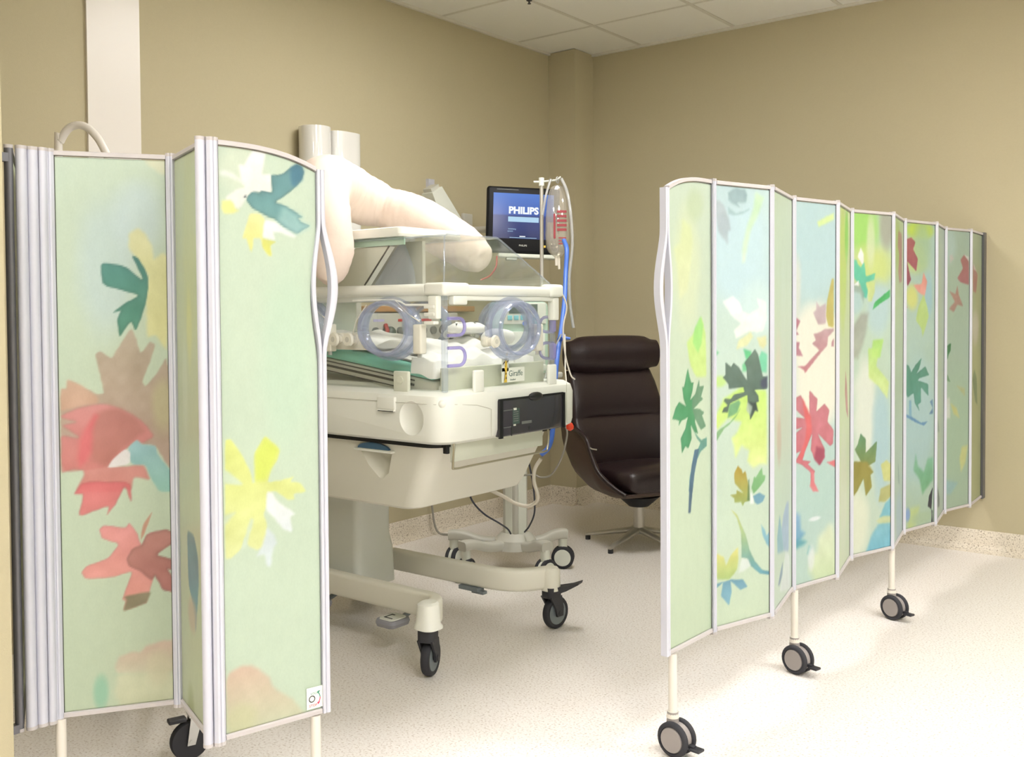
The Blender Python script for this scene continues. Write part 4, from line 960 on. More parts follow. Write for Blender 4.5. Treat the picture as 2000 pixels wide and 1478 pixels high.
# clear hood walls
hood = []
for lo, hi in (((-3.15, 2.449, .996), (-2.2, 2.454, 1.325)), ((-2.205, 2.454, .996), (-2.2, 3.066, 1.325)), ((-3.15, 3.066, .996), (-2.2, 3.071, 1.325)), ((-3.15, 2.454, .996), (-3.145, 3.066, 1.325))):
    hood.append(ib(MB().mm(lo, hi), 'hood_wall', 'acrylic', smooth=False))
for x, y in ((-2.2, 2.452), (-2.2, 3.068)):
    ib(MB().rmm((x - .012, y - .010, .995), (x + .008, y + .010, 1.32), .006), 'hood_corner', 'acrylic_edge')
# oval hand ports with clear cuffs, latches and wire links
def oval(c, hu, hz, axis, o, n=40):
    pts = []
    for k in range(n):
        t = 2 * PI * k / n; u = hu * math.cos(t); w = hz * math.sin(t)
        pts.append((c[0] + u, c[1] + o, c[2] + w) if axis == 'y' else (c[0] + o, c[1] + u, c[2] + w))
    return pts
def port(c, hu, hz, axis, sg, latch=True):
    p = ib(MB().tube(oval(c, hu, hz, axis, sg * .006), .013, 10, closed=True), 'hand_port', 'port_clear')
    r0 = [oval(c, hu * k, hz * k, axis, sg * o) for k, o in ((.93, .0), (.90, .025), (.86, .05), (.93, .052), (1.0, .03), (1.02, .0))]
    ib(MB().loft(r0, cap=False), 'port_cuff', 'port_clear', p)
    ib(MB().tube(oval(c, hu * .88, hz * .88, axis, sg * .05), .008, 8, closed=True), 'port_rim', 'port_clear', p)
    if latch:
        e = c[0] + hu + .012 if axis == 'y' else c[1] + hu + .012
        def Q(u, o, z): return (u, c[1] + sg * o, z) if axis == 'y' else (c[0] + sg * o, u, z)
        a, b = Q(e - .016, .002, c[2] - .085), Q(e + .022, .034, c[2] + .015)
        lo = [min(i, j) for i, j in zip(a, b)]; hi = [max(i, j) for i, j in zip(a, b)]
        l = ib(MB().rmm(lo, hi, .006), 'port_latch', 'grommet', p)
        ib(MB().cyl(Q(e + .002, .018, c[2] - .098), Q(e + .002, .018, c[2] - .08), .008, n=10), 'latch_pin', 'zinc', l)
        cu = c[0] if axis == 'y' else c[1]
        ib(MB().tube([Q(cu + hu * .35, .03, c[2] + hz * .95), Q(cu + hu * .8, .03, c[2] + .05), Q(e + .004, .02, c[2] + .024)], .0022, 6), 'latch_link', 'grommet', l)
    return p
port((-2.440, 2.449, 1.208), .130, .100, 'y', -1)
port((-2.875, 2.449, 1.208), .118, .098, 'y', -1)
port((-2.2, 2.800, 1.203), .128, .103, 'x', 1)
port((-2.447, 3.071, 1.208), .118, .098, 'y', 1, False)
port((-2.875, 3.071, 1.208), .118, .098, 'y', 1, False)
ib(MB().tube([(-2.56, 2.44, 1.29), (-2.60, 2.43, 1.24), (-2.615, 2.425, 1.19)], .0025, 6), 'latch_link', 'grommet')
# tube grommets at the foot corners and on the near wall
def grommet(x, y, z, axis, r=.02):
    d = Vector((0, -1, 0)) if axis == 'y' else (Vector((1, 0, 0)) if axis == 'x' else Vector((0, 1, 0)))
    c = Vector((x, y, z)); g = MB()
    g.cyl(c - d * .012, c + d * .012, r * .95, r * .8, 18).cyl(c + d * .012, c + d * .028, r * .62, r * .62, 16).cyl(c + d * .028, c + d * .036, r * .8, r * 1.05, 18).cyl(c + d * .036, c + d * .044, r * 1.05, r * .9, 18)
    o = ib(g, 'tube_grommet', 'grommet')
    ib(MB().cyl(c + d * .0442, c + d * .0446, r * .4, n=12), 'grommet_slot', 'bed_grey', o)
    return o
grommet(-2.70, 2.449, 1.168, 'y', .025); grommet(-2.625, 2.449, 1.168, 'y', .025)
grommet(-2.2, 2.672, 1.160, 'x', .022)
for x in (-2.705, -2.645, -2.59): grommet(x, 3.066, 1.172, 'y', .018)
ib(MB().rmm((-2.74, 2.444, 1.13), (-2.56, 2.452, 1.19), .003), 'grommet_plate', 'grommet')
# lilac sealing loops at both foot corners
def loop_u(z0, z1, far=False):
    pts = []
    if not far:
        for y, z in ((2.462, z1), (2.52, z1)): pts.append((-2.196, y, z))
        zc, rr = (z0 + z1) / 2, (z1 - z0) / 2
        for k in range(1, 8): pts.append((-2.196, 2.52 + rr * math.sin(PI * k / 8), zc + rr * math.cos(PI * k / 8)))
        for y, z in ((2.52, z0), (2.462, z0)): pts.append((-2.196, y, z))
    else:
        for x, z in ((-2.205, z1), (-2.24, z1)): pts.append((x, 3.078, z))
        zc, rr = (z0 + z1) / 2, (z1 - z0) / 2
        for k in range(1, 8): pts.append((-2.24 - rr * math.sin(PI * k / 8), 3.078, zc + rr * math.cos(PI * k / 8)))
        for x, z in ((-2.24, z0), (-2.205, z0)): pts.append((x, 3.078, z))
    return ib(MB().tube(pts, .006, 8), 'sealing_loop', 'purple_clear')
for z0, z1 in ((1.185, 1.242), (1.083, 1.143)):
    loop_u(z0, z1); loop_u(z0, z1, True)
    ib(MB().rmm((-2.215, 3.060, z0), (-2.19, 3.08, z1), .006), 'sealing_loop', 'purple_clear')
# white tabs that hold the clear walls down
ib(MB().rmm((-2.425, 2.432, .985), (-2.352, 2.447, 1.062), .006).cyl((-2.388, 2.4315, 1.032), (-2.388, 2.428, 1.032), .013, n=18), 'wall_tab', 'pan_cream')
for y0, y1 in ((2.585, 2.638), (3.02, 3.072)): ib(MB().rmm((-2.198, y0, .985), (-2.184, y1, 1.063), .006), 'wall_tab', 'inc_white')
# upper rails of the hood
ib(MB().tube([(-3.16, 2.447, 1.338), (-2.27, 2.447, 1.338)], .0215, 16), 'hood_rail', 'inc_white')
ib(MB().rmm((-3.15, 2.438, 1.300), (-2.24, 2.458, 1.322), .004), 'lower_rail', 'inc_metal')
ib(MB().rmm((-2.212, 2.49, 1.318), (-2.180, 3.05, 1.356), .012), 'hood_rail', 'inc_white')
ib(MB().rmm((-2.208, 2.48, 1.302), (-2.19, 3.07, 1.320), .004), 'lower_rail', 'inc_white')
ib(MB().rmm((-3.15, 3.055, 1.315), (-2.2, 3.085, 1.356), .01), 'hood_rail', 'inc_white')
ib(MB().rmm((-3.165, 2.44, 1.315), (-3.135, 3.08, 1.356), .01), 'hood_rail', 'inc_white')
ib(MB().rmm((-2.275, 2.425, 1.318), (-2.178, 2.56, 1.362), .012), 'rail_corner', 'inc_white')
ib(MB().rmm((-2.225, 3.02, 1.318), (-2.172, 3.105, 1.366), .012), 'rail_corner', 'inc_white')
ib(MB().tube([(-2.62, 2.432, 1.306), (-2.42, 2.432, 1.306), (-2.385, 2.432, 1.300), (-2.36, 2.432, 1.288), (-2.25, 2.432, 1.288)], .004, 8), 'rail_wire', 'inc_white')
br = ib(MB().rmm((-2.246, 2.418, 1.24), (-2.206, 2.444, 1.318), .005), 'corner_bracket', 'inc_white')
for zz in (1.222, 1.25, 1.275): ib(MB().rmm((-2.262, 2.415, zz), (-2.215, 2.44, zz + .012), .003), 'bracket_comb', 'inc_white', br)
ib(MB().rmm((-2.206, 2.475, 1.288), (-2.178, 2.545, 1.318), .005), 'corner_bracket', 'inc_white')
ib(MB().rmm((-2.215, 3.055, 1.23), (-2.185, 3.09, 1.318), .005), 'corner_bracket', 'inc_white')
# clear canopy: upright near side and end, roof sloping down to the far rail
prof = [(2.452, 1.357), (2.456, 1.516), (2.47, 1.524), (2.73, 1.526), (2.75, 1.52), (3.058, 1.366), (3.06, 1.357)]
inn = [(2.457, 1.357), (2.461, 1.512), (2.472, 1.519), (2.728, 1.521), (2.746, 1.516), (3.050, 1.364), (3.052, 1.357)]
ring = prof + inn[::-1]
ib(MB().loft([[(x, y, z) for y, z in ring] for x in (-3.13, -2.205)]), 'canopy', 'acrylic', smooth=False)
ib(MB().prism([(y, z) for y, z in prof], -2.205, -2.2, Matrix(((0, 1, 0, 0), (1, 0, 0, 0), (0, 0, 1, 0), (0, 0, 0, 1)))), 'canopy_end', 'acrylic', smooth=False)
ib(MB().tube([(-2.202, y, z) for y, z in prof[:-1]], .003, 6), 'canopy_edge', 'acrylic_edge')
ib(MB().tube([(-3.1, 2.457, 1.519), (-2.202, 2.457, 1.519)], .0025, 6), 'canopy_edge', 'acrylic_edge')
ib(MB().tube([(-2.9, 2.742, 1.524), (-2.202, 2.742, 1.524)], .0025, 6), 'canopy_edge', 'acrylic_edge')
# heater housing over the head end of the canopy
ib(MB().loft([rrect(-3.16, -2.39, 2.44, 2.76, .02, 1.526), rrect(-3.16, -2.385, 2.437, 2.765, .022, 1.535), rrect(-3.16, -2.39, 2.44, 2.76, .02, 1.556), rrect(-3.15, -2.41, 2.46, 2.74, .02, 1.561)]), 'heater_housing', 'inc_white')
Mxz = Matrix.Identity(4)
ib(MB().prism([(-3.12, 1.36), (-2.60, 1.36), (-2.475, 1.495), (-2.65, 1.497), (-2.69, 1.47), (-3.12, 1.47)], 2.475, 2.50), 'heater_panel', 'inc_body', smooth=False)
qp = [(-2.60 + .0, 1.36)] + [(-2.455 + .0 + .05 * math.sin(PI / 2 * (1 - k / 10)) , 1.36 + .145 * k / 10) for k in range(11)] + [(-2.475, 1.50)]
ib(MB().prism(qp, 2.515, 2.53), 'reflector', 'acrylic_edge', smooth=False)
ib(MB().mm((-2.70, 2.56, 1.36), (-2.40, 2.575, 1.515)), 'heater_back', 'bed_grey', smooth=False)
ib(MB().tube([(-2.602, 2.472, 1.362), (-2.475, 2.472, 1.497)], .003, 6), 'panel_edge', 'slot')
ib(MB().mm((-3.13, 2.468, 1.498), (-2.40, 2.474, 1.524)), 'heater_trim', 'mint', smooth=False)
ib(MB().rmm((-3.30, 2.60, .80), (-3.17, 2.98, 1.55), .03), 'head_tower', 'inc_white')
# printed label on the foot end
lb = ib(MB().mm((-2.1995, 2.752, 1.010), (-2.1975, 2.884, 1.062)).mm((-2.1995, 2.752, 1.05), (-2.1975, 2.79, 1.095)), 'product_label', 'label_white', smooth=False); lb['label'] = 'white printed label with a yellow giraffe'
Ml = Matrix.Translation((-io[0], -io[1], 0)) @ face_matrix((-2.1973, 2.832, 1.040), (0, 1, 0), (0, 0, 1))
text_mb('Giraffe', .030, Ml, .0002).build('lettering', 'ink_green', lb, smooth=False)
text_mb('OmniBed', .0085, Ml @ Matrix.Translation((-.018, -.022, 0)), .0002).build('lettering', 'ink_green', lb, smooth=False)
Mg = Matrix.Translation((-io[0], -io[1], 0)) @ face_matrix((-2.1972, 2.752, 1.010), (0, 1, 0), (0, 0, 1))
def flat_poly(pts, name, m, z=.0003):
    MB().add([(x, y, z) for x, y in pts], [tuple(range(len(pts)))], Mg).build(name, m, lb, smooth=False)
flat_poly([(.010, .0), (.028, .0), (.0275, .03), (.028, .045), (.030, .052), (.029, .072), (.026, .078), (.018, .078), (.016, .066), (.014, .052), (.017, .042), (.014, .02)], 'giraffe_picture', 'giraffe_yellow')
flat_poly([(.016, .072), (.008, .066), (.002, .062), (.006, .069), (.014, .077)], 'giraffe_picture', 'giraffe_brown', .0006)
flat_poly([(.028, .070), (.034, .074), (.038, .079), (.031, .078)], 'giraffe_picture', 'giraffe_brown', .0006)
for x in (.016, .024): flat_poly([(x, .078), (x + .002, .078), (x + .003, .087), (x - .0005, .087)], 'giraffe_picture', 'giraffe_brown', .0006)
flat_poly([(.010, .004), (.014, .01), (.018, .044), (.0155, .042), (.013, .02)], 'giraffe_picture', 'giraffe_brown', .0006)
flat_poly([(.020, .012), (.026, .012), (.025, .022), (.021, .018)], 'giraffe_picture', 'giraffe_brown', .0006)
flat_poly([(.019, .028), (.025, .029), (.024, .036), (.020, .034)], 'giraffe_picture', 'giraffe_brown', .0006)
flat_poly([(.016, .056), (.0185, .0565), (.018, .060), (.0165, .0595)], 'giraffe_picture', 'giraffe_brown', .0006)

# ------------------------------------------------------------------ bedding inside the hood
mt = MB(); mt.rbox((-.40, 2.752, .018), (.84, .550, .042), .014, M=tilt)
tag(mt.build('crib_mattress', 'teal_sheet'), 'thin crib mattress in a teal green cover inside the incubator', 'mattress')
def mtop(x, y): return 1.035 + .0394 - (x + 2.30) * math.tan(math.radians(7.2))
def cloth(name, label, xs, ys, under, bumps, hang, cat='blanket', seed=3, drop=None):
    # a cloth laid on the layer below: never lower than it; drop(x, y) lets an edge fall past the mattress
    rng = random.Random(seed); ph = [rng.uniform(0, 6.28) for _ in range(4)]
    x0, x1, y0, y1 = xs[0], xs[-1], ys[0], ys[-1]
    def top(x, y):
        h = .007 + .004 * math.sin(40 * x + ph[0] + 3 * math.sin(17 * y)) + .003 * math.sin(55 * y + 20 * x + ph[1])
        for bx, by, rx, ry, hh in bumps: h += hh * math.exp(-((x - bx) / rx) ** 2 - ((y - by) / ry) ** 2)
        e = min((x - x0) / .03, (x1 - x) / .03, (y - y0) / .03, (y1 - y) / .03)
        return under(x, y) + .009 + max(0, h - hang * max(0, 1 - e) ** 2)
    nx, ny = len(xs), len(ys)
    vs = [(x, y, top(x, y) - (drop(x, y) if drop else 0)) for y in ys for x in xs]
    fs = [(b * nx + a, b * nx + a + 1, (b + 1) * nx + a + 1, (b + 1) * nx + a) for b in range(ny - 1) for a in range(nx - 1)]
    k = len(vs); vs += [(x, y, z - .005) for x, y, z in vs]
    fs += [tuple(q + k for q in reversed(f)) for f in fs[:]]
    tag(MB().add(vs, fs).build(name, 'white_cloth', angle=80), label, cat)
    return top
lsp = lambda a, b, n: [a + (b - a) * q / n for q in range(n + 1)]
sh_top = cloth('sheet', 'smooth white cot sheet spread over the teal mattress', lsp(-3.08, -2.285, 90), lsp(2.505, 3.02, 56), mtop, [(-2.7, 2.75, .3, .2, .010)], .006, cat='sheet', seed=5)
mu_top = cloth('muslin_cloth', 'thin white muslin hanging over the foot corner of the teal mattress', lsp(-2.372, -2.2655, 16) + [-2.2595], [2.4655, 2.4715] + lsp(2.478, 3.03, 50), lambda x, y: max(mtop(x, y), sh_top(min(x, -2.285), min(max(y, 2.505), 3.02)) + .001), [(-2.32, 2.75, .04, .09, .02), (-2.32, 2.58, .04, .05, .012)], .006, cat='cloth', seed=11, drop=lambda x, y: .05 if (x > -2.262 or y < 2.468) else 0)
bl_top = cloth('blanket', 'crumpled white blanket bundled at the foot of the incubator bed', lsp(-2.64, -2.378, 50), lsp(2.545, 3.015, 60), sh_top, [(-2.5, 2.93, .07, .06, .035), (-2.42, 2.78, .04, .09, .02), (-2.56, 2.7, .08, .12, .02), (-2.42, 2.9, .05, .05, .02)], .02, seed=8)
def rest(f, xs, ys): return max(f(x, y) for x in xs for y in ys) + .003
rz0 = rest(bl_top, lsp(-2.57, -2.44, 14), lsp(2.84, 3.0, 14))
tag(MB().loft([rrect(-2.57 + o, -2.44 - o, 2.84 + o, 3.0 - o, .05, rz0 + z) for o, z in ((.035, 0), (.01, .006), (0, .016), (.004, .03), (.02, .042), (.04, .048))]).build('cloth_roll', 'white_cloth', angle=80), 'small rolled white cloth on the blanket in the incubator', 'cloth')
bz0 = rest(mu_top, lsp(-2.365, -2.275, 12), lsp(2.78, 3.0, 16)) + .033
tag(MB().tube(smooth_path([(-2.325, 2.80, bz0), (-2.318, 2.86, bz0 + .004), (-2.318, 2.93, bz0 + .002), (-2.325, 2.98, bz0)], 5), [.014, .022, .028, .031, .032, .032, .032, .031, .030, .030, .029, .028, .026, .024, .018, .008], 12, flat=.8).build('cloth_bundle', 'white_cloth', angle=80), 'loose white cloth bundle seen through the end port', 'cloth')

# ------------------------------------------------------------------ long nursing pillow over the hood
def sausage(path, rad, k=7):
    pts = smooth_path(path, k); m = len(pts); rs = []
    for i in range(m):
        t = i / (m - 1) * (len(rad) - 1); a = min(int(t), len(rad) - 2); rs.append(rad[a] + (rad[a + 1] - rad[a]) * (t - a))
    o = MB().tube(pts, rs, 40)
    # slack cloth: soft folds running round and along the filling
    n = 40
    for i in range(m):
        c = Vector(pts[i])
        for j in range(n):
            p = Vector(o.v[i * n + j]); q = 2 * PI * j / n
            k = 1 + .012 * math.sin(3 * q + i * .55) + .010 * math.sin(i * 1.9 + 2 * math.sin(q * 2)) + .008 * math.sin(7 * q - i * .9)
            o.v[i * n + j] = tuple(c + (p - c) * k)
    return o
A = [(-2.735, 2.408, 1.368), (-2.728, 2.410, 1.385), (-2.712, 2.412, 1.43), (-2.712, 2.418, 1.49), (-2.745, 2.435, 1.57), (-2.80, 2.465, 1.66), (-2.885, 2.53, 1.742), (-2.955, 2.62, 1.772), (-2.990, 2.71, 1.765), (-2.985, 2.79, 1.738), (-2.945, 2.85, 1.712), (-2.905, 2.885, 1.694), (-2.86, 2.91, 1.674), (-2.80, 2.935, 1.648), (-2.71, 2.965, 1.598), (-2.62, 2.995, 1.542), (-2.555, 3.010, 1.500), (-2.505, 3.02, 1.470), (-2.485, 3.023, 1.458)]
A = [(x * k, y * k, 1.26 + (z - 1.26) * k) for (x, y, z), k in zip(A, [.966, .966, .966, .965, .962, .968, .990] + [1.0] * 12)]
B = [.012, .042, .064, .076, .079, .087, .103, .110, .112, .108, .098, .083, .090, .096, .094, .089, .080, .056, .012]
pobj = tag(sausage(A, B).build('nursing_pillow', 'pillow_cloth', angle=80), 'long white sausage-shaped nursing pillow draped over the incubator hood', 'pillow')
# ------------------------------------------------------------------ patient monitor on a wall arm
mo = Vector((-3.30, 4.33, 1.768))
ang = math.radians(52 - 24)      # yaw of the picture's left-to-right direction, in room axes
mon = thing('patient_monitor', 'black patient monitor with blue start-up screen on a wall arm', 'monitor', (mo.x, mo.y, 0))
Mm = Matrix.Translation((0, 0, mo.z)) @ Matrix.Rotation(math.radians(38 - 18 + 26), 4, 'Z') @ Matrix.Rotation(math.radians(2.2), 4, 'Y') @ Matrix.Rotation(math.radians(-4), 4, 'X')
# local frame: x right, z up, -y towards the viewer
MB().rbox((0, .025, 0), (.405, .05, .365), .014, M=Mm).build('bezel', 'black_plastic', mon)
MB().rbox((0, .075, -.01), (.36, .06, .31), .02, M=Mm).build('back_shell', 'grey_plastic', mon)
def mrect(x0, x1, z0, z1, y, name, m, par):
    me = MB().mm((x0, y, z0), (x1, y + .002, z1)); me.v = [tuple(Mm @ Vector(p)) for p in me.v]; return me.build(name, m, par, smooth=False)
sc_o = MB().mm((-.168, -.0015, -.105), (.168, .001, .145)); pic = sc_o.build('display', 'monitor_picture', mon, smooth=False)
pic.matrix_local = Mm.copy()
def mtext(s, size, x, z, name, m, bold=0.0):
    M2 = face_matrix((x, -.003, z), (1, 0, 0), (0, 0, 1))
    o = text_mb(s, size, M2, .0003, bold).build(name, m, pic, smooth=False); return o
mtext('PHILIPS', .052, .0, .05, 'lettering', 'white_ink_lit', .0024)
MB().mm((-.085, -.0035, -.012), (.085, -.0018, .016)).build('start_bar', 'bar_lit', pic, smooth=False)
mtext('IntelliVue', .016, .0, .002, 'lettering', 'monitor_picture')
mtext('Initializing', .011, -.062, -.052, 'lettering', 'bar_lit'); mtext('system', .011, -.072, -.064, 'lettering', 'bar_lit')
MB().mm((-.02, -.003, -.094), (.012, -.0018, -.089)).build('text_line', 'white_ink_lit', pic, smooth=False)
MB().mm((-.075, -.003, -.1), (.075, -.0018, -.0975)).build('text_line', 'bar_lit', pic, smooth=False)
mtext('PHILIPS', .014, .0, -.142, 'lettering', 'label_white')
mrect(-.15, -.03, .163, .167, -.0015, 'text_line', 'window_item', mon)
for x in (.095, .115): mrect(x, x + .012, -.148, -.136, -.0015, 'button', 'giraffe_yellow', mon)
MB().rbox((.03, .02, -.198), (.33, .06, .022), .006, M=Mm).rbox((-.06, .02, -.215), (.06, .04, .014), .004, M=Mm).build('tray', 'pale_panel', mon)
bk = Mm @ Vector((0, .1, 0))
MB().tube([bk, bk + Vector((-.10, .04, -.02)), (XL + .02 - mo.x, .14, mo.z - .02)], .02, 12).build('wall_arm', 'grey_plastic', mon)
MB().rbox((XL + .012 - mo.x, .14, mo.z - .02), (.024, .08, .2), .005).build('wall_plate', 'grey_plastic', mon)

# ------------------------------------------------------------------ ventilator on its cart
co = (-2.95, 3.79, 0)
cart = thing('ventilator_cart', 'pale grey wheeled equipment cart with square column behind the incubator', 'cart', co)
tips = [(-3.205, 3.625), (-3.01, 3.49), (-2.705, 3.70), (-2.79, 3.965)]
for tx, ty in tips:
    d = Vector((tx - co[0], ty - co[1], 0)); L = d.length; d.normalize()
    path = [(d * (L * t)) + Vector((0, 0, z)) for t, z in ((.1, .145), (.35, .138), (.6, .145), (.8, .165), (.95, .172), (1.08, .17))]
    sp = smooth_path(path, 4)
    MB().sweep(sp, bar_prof(.06, .045, .012)).build('base_leg', 'grey_plastic', cart)
MB().cyl((0, 0, .115), (0, 0, .16), .11, .10, 24).cyl((0, 0, .16), (0, 0, .19), .10, .07, 24).build('base_hub', 'grey_plastic', cart)
def cart_caster():
    e = bpy.data.objects.new('caster', None); COL.objects.link(e); e.empty_display_size = .02
    R = .056
    for sy in (-1, 1):
        y0, y1 = sy * .008, sy * .026
        pr = [(.030, y0), (R - .003, y0), (R, y0 + sy * .004), (R, y1 - sy * .005), (R - .006, y1), (.04, y1)]
        w = MB().loft([[(r * math.cos(q), y, R + r * math.sin(q)) for q in [2 * PI * k / 26 for k in range(26)]] for r, y in pr]).build('wheel', 'tyre', e, angle=50)
        MB().cyl((0, y1 - sy * .004, R), (0, y1 + sy * .002, R), .043, .040, 26).build('hub_cap', 'pale_panel', w)
    MB().cyl((0, -.008, R), (0, .008, R), .05, n=24).cyl((0, 0, .1), (0, 0, .155), .022, n=14).build('housing', 'pale_panel', e)
    return e
cc = cart_caster(); cc.parent = cart
for i, (tx, ty) in enumerate(tips):
    c = cc if i == 0 else child_copy(cc, cart)
    c.location = (tx - co[0], ty - co[1], 0); c.rotation_euler = (0, 0, math.radians((105, 100, 85, 30)[i]))
colm = MB().rbox((0, 0, .55), (.085, .10, .78), .012); colm.build('column', 'grey_plastic', cart)
MB().mm((-.02, -.052, .19), (.02, -.049, .93)).mm((.0425, -.03, .19), (.045, .03, .93)).build('column_channel', 'pale_panel', cart, smooth=False)
MB().rbox((.01, 0, .955), (.34, .32, .03), .01).build('shelf', 'grey_plastic', cart)
MB().tube([(.05, .16, .94), (.05, .165, 1.90)], .0095, 12).build('pole', 'chrome', cart)
MB().cyl((.05, .165, 1.885), (.05, .165, 1.925), .014, n=14).tube([(.05, .165, 1.905), (.13, .18, 1.908), (.152, .184, 1.922)], .005, 8).tube([(.05, .165, 1.905), (.02, .14, 1.905)], .005, 8).build('pole_hook', 'pale_panel', cart)
vo = (-2.91, 3.773, .971)
va_ = math.radians(38)
ven = thing('ventilator', 'mint green ventilator with small dark display on the cart shelf', 'ventilator', vo, va_)
MB().rbox((0, 0, .17), (.28, .22, .34), .025).build('body', 'mint', ven)
MB().rbox((.03, -.115, .285), (.20, .012, .10), .004, M=Matrix.Rotation(0, 4, 'X')).build('front_panel', 'pale_panel', ven)
MB().mm((-.045, -.1235, .285), (.09, -.1205, .328)).build('display', 'display_dark', ven, smooth=False)
for x in (-.04, -.01, .02, .05, .08): MB().rbox((x, -.122, .265), (.022, .006, .022), .002).build('key', 'button_blue', ven)
for x, m in ((.03, 'hose_blue'), (.075, 'button_teal')): MB().cyl((x, -.121, .238), (x, -.126, .238), .012, n=14).build('key', m, ven)
MB().rbox((0, -.112, .12), (.25, .01, .16), .004).build('recess', 'pale_panel', ven)
MB().rbox((0, -.116, .03), (.26, .012, .03), .004).build('ledge', 'pale_panel', ven)
MB().loft([[(-.09, -.09, .342), (.1, -.09, .342), (.1, .09, .342), (-.09, .09, .342)], [(-.08, -.05, .40), (.09, -.05, .40), (.09, .085, .405), (-.08, .085, .405)]]).build('top_module', 'pale_panel', ven)
MB().loft([[(-.07, -.0835, .352), (.08, -.0835, .352), (.08, -.0835, .354), (-.07, -.0835, .354)], [(-.065, -.06, .39), (.075, -.06, .39), (.075, -.058, .39), (-.065, -.058, .39)]]).build('top_screen', 'button_blue', ven)

# drip bag hanging from the cart pole
bg = (-2.815, 3.971, 0)
bag = thing('infusion_bag', 'clear infusion bag with red print hanging from the pole', 'infusion bag', bg)
ba = math.radians(52)
Mb = Matrix.Rotation(math.radians(38), 4, 'Z')
rings = []
for z, w, t in ((1.884, .008, .006), (1.874, .03, .012), (1.852, .042, .018), (1.80, .052, .026), (1.72, .058, .032), (1.64, .060, .034), (1.58, .056, .032), (1.555, .045, .026), (1.535, .022, .018), (1.525, .010, .010)):
    rings.append([Mb @ Vector((w * math.cos(2 * PI * k / 20), t * math.sin(2 * PI * k / 20), z)) for k in range(20)])
MB().loft(rings).build('pouch', 'bag_clear', bag)
inr = []
for z, w, t in ((1.70, .05, .026), (1.64, .054, .029), (1.58, .05, .027), (1.555, .04, .021), (1.54, .02, .014)):
    inr.append([Mb @ Vector((w * math.cos(2 * PI * k / 20), t * math.sin(2 * PI * k / 20), z)) for k in range(20)])
MB().loft(inr).build('fluid', 'bag_clear', bag)
def bag_print(x0, x1, z0, z1, m='bag_red'):
    vs = []; fs = []
    for i in range(7):
        x = x0 + (x1 - x0) * i / 6; y = -.0345 * math.sqrt(max(0, 1 - (x / .062) ** 2)) - .0006
        vs += [Mb @ Vector((x, y, z0)), Mb @ Vector((x, y, z1))]
    for i in range(6): fs.append((2 * i, 2 * i + 2, 2 * i + 3, 2 * i + 1))
    return MB().add(vs, fs).build('printed_text', m, bag, smooth=False)
for q in range(5): bag_print(-.005, .042, 1.745 - q * .022, 1.757 - q * .022)
bag_print(-.022, -.012, 1.62, 1.74)
for q in range(3): bag_print(.002, .04, 1.62 - q * .014, 1.626 - q * .014)
MB().tube([(-.19 * .015 * math.cos(q), .98 * .015 * math.cos(q), 1.908 + .015 * math.sin(q)) for q in [2 * PI * k / 20 for k in range(20)]], .003, 8, closed=True).build('hanger', 'tube_clear', bag)
MB().cyl(Mb @ Vector((-.008, 0, 1.49)), Mb @ Vector((-.006, 0, 1.535)), .007, .009, 12).cyl(Mb @ Vector((.006, 0, 1.472)), Mb @ Vector((.004, 0, 1.535)), .006, .008, 12).build('port_stub', 'cable_white', bag)

# ------------------------------------------------------------------ hoses and cables, each one its own thing
def cable(name, label, pts, r, m, cat='cable', k=6, extra=None):
    return tag(MB().tube(smooth_path(pts, k), r, 10).build(name, m, angle=80), label, cat)
hose_ = cable('blue_hose', 'blue ventilation hose running down past the foot of the incubator', [(-2.69, 3.845, 1.6), (-2.642, 3.799, 1.551), (-2.623, 3.763, 1.449), (-2.581, 3.694, 1.329), (-2.533, 3.604, 1.214), (-2.497, 3.532, 1.137), (-2.465, 3.467, 1.061), (-2.443, 3.421, 0.966), (-2.43, 3.393, 0.849), (-2.425, 3.371, 0.743), (-2.433, 3.353, 0.69), (-2.457, 3.334, 0.662)], .011, 'hose_blue', 'hose')
cable('clear_tube', 'clear drip line hanging from the top of the infusion bag', [(-2.785, 3.962, 1.912), (-2.757, 3.97, 1.845), (-2.74, 3.976, 1.732), (-2.735, 3.98, 1.583), (-2.747, 3.971, 1.434), (-2.745, 3.972, 1.309), (-2.732, 3.982, 1.184)], .0075, 'tube_clear', 'tube')
cable('clear_tube', 'short clear tube draped over the hook beside the infusion bag', [(-2.838, 3.946, 1.912), (-2.846, 3.924, 1.847), (-2.856, 3.916, 1.785), (-2.862, 3.91, 1.735)], .006, 'tube_clear', 'tube')
cable('white_cable', 'thick white cable looping under the drawer to the cart column', [(-2.457, 3.335, 0.645), (-2.482, 3.327, 0.602), (-2.486, 3.324, 0.548), (-2.48, 3.341, 0.492), (-2.497, 3.353, 0.456), (-2.539, 3.346, 0.434), (-2.582, 3.313, 0.448), (-2.6, 3.247, 0.488), (-2.62, 3.13, 0.545)], .008, 'cable_white')
cable('grey_cable', 'thin grey cable hanging in a loop below the deck corner', [(-2.31, 3.2145, 0.845), (-2.338, 3.351, 0.783), (-2.353, 3.365, 0.706), (-2.39, 3.372, 0.628), (-2.44, 3.378, 0.571), (-2.487, 3.37, 0.559), (-2.513, 3.35, 0.57), (-2.525, 3.165, 0.585)], .004, 'cable_grey')
cable('dark_cable', 'thin dark cable from the drawer underside to the cart base', [(-2.66, 3.1, 0.552), (-2.7, 3.17, 0.47), (-2.76, 3.32, 0.38), (-2.82, 3.5, 0.3), (-2.88, 3.64, 0.24), (-2.9, 3.69, 0.205)], .004, 'cable_dark')
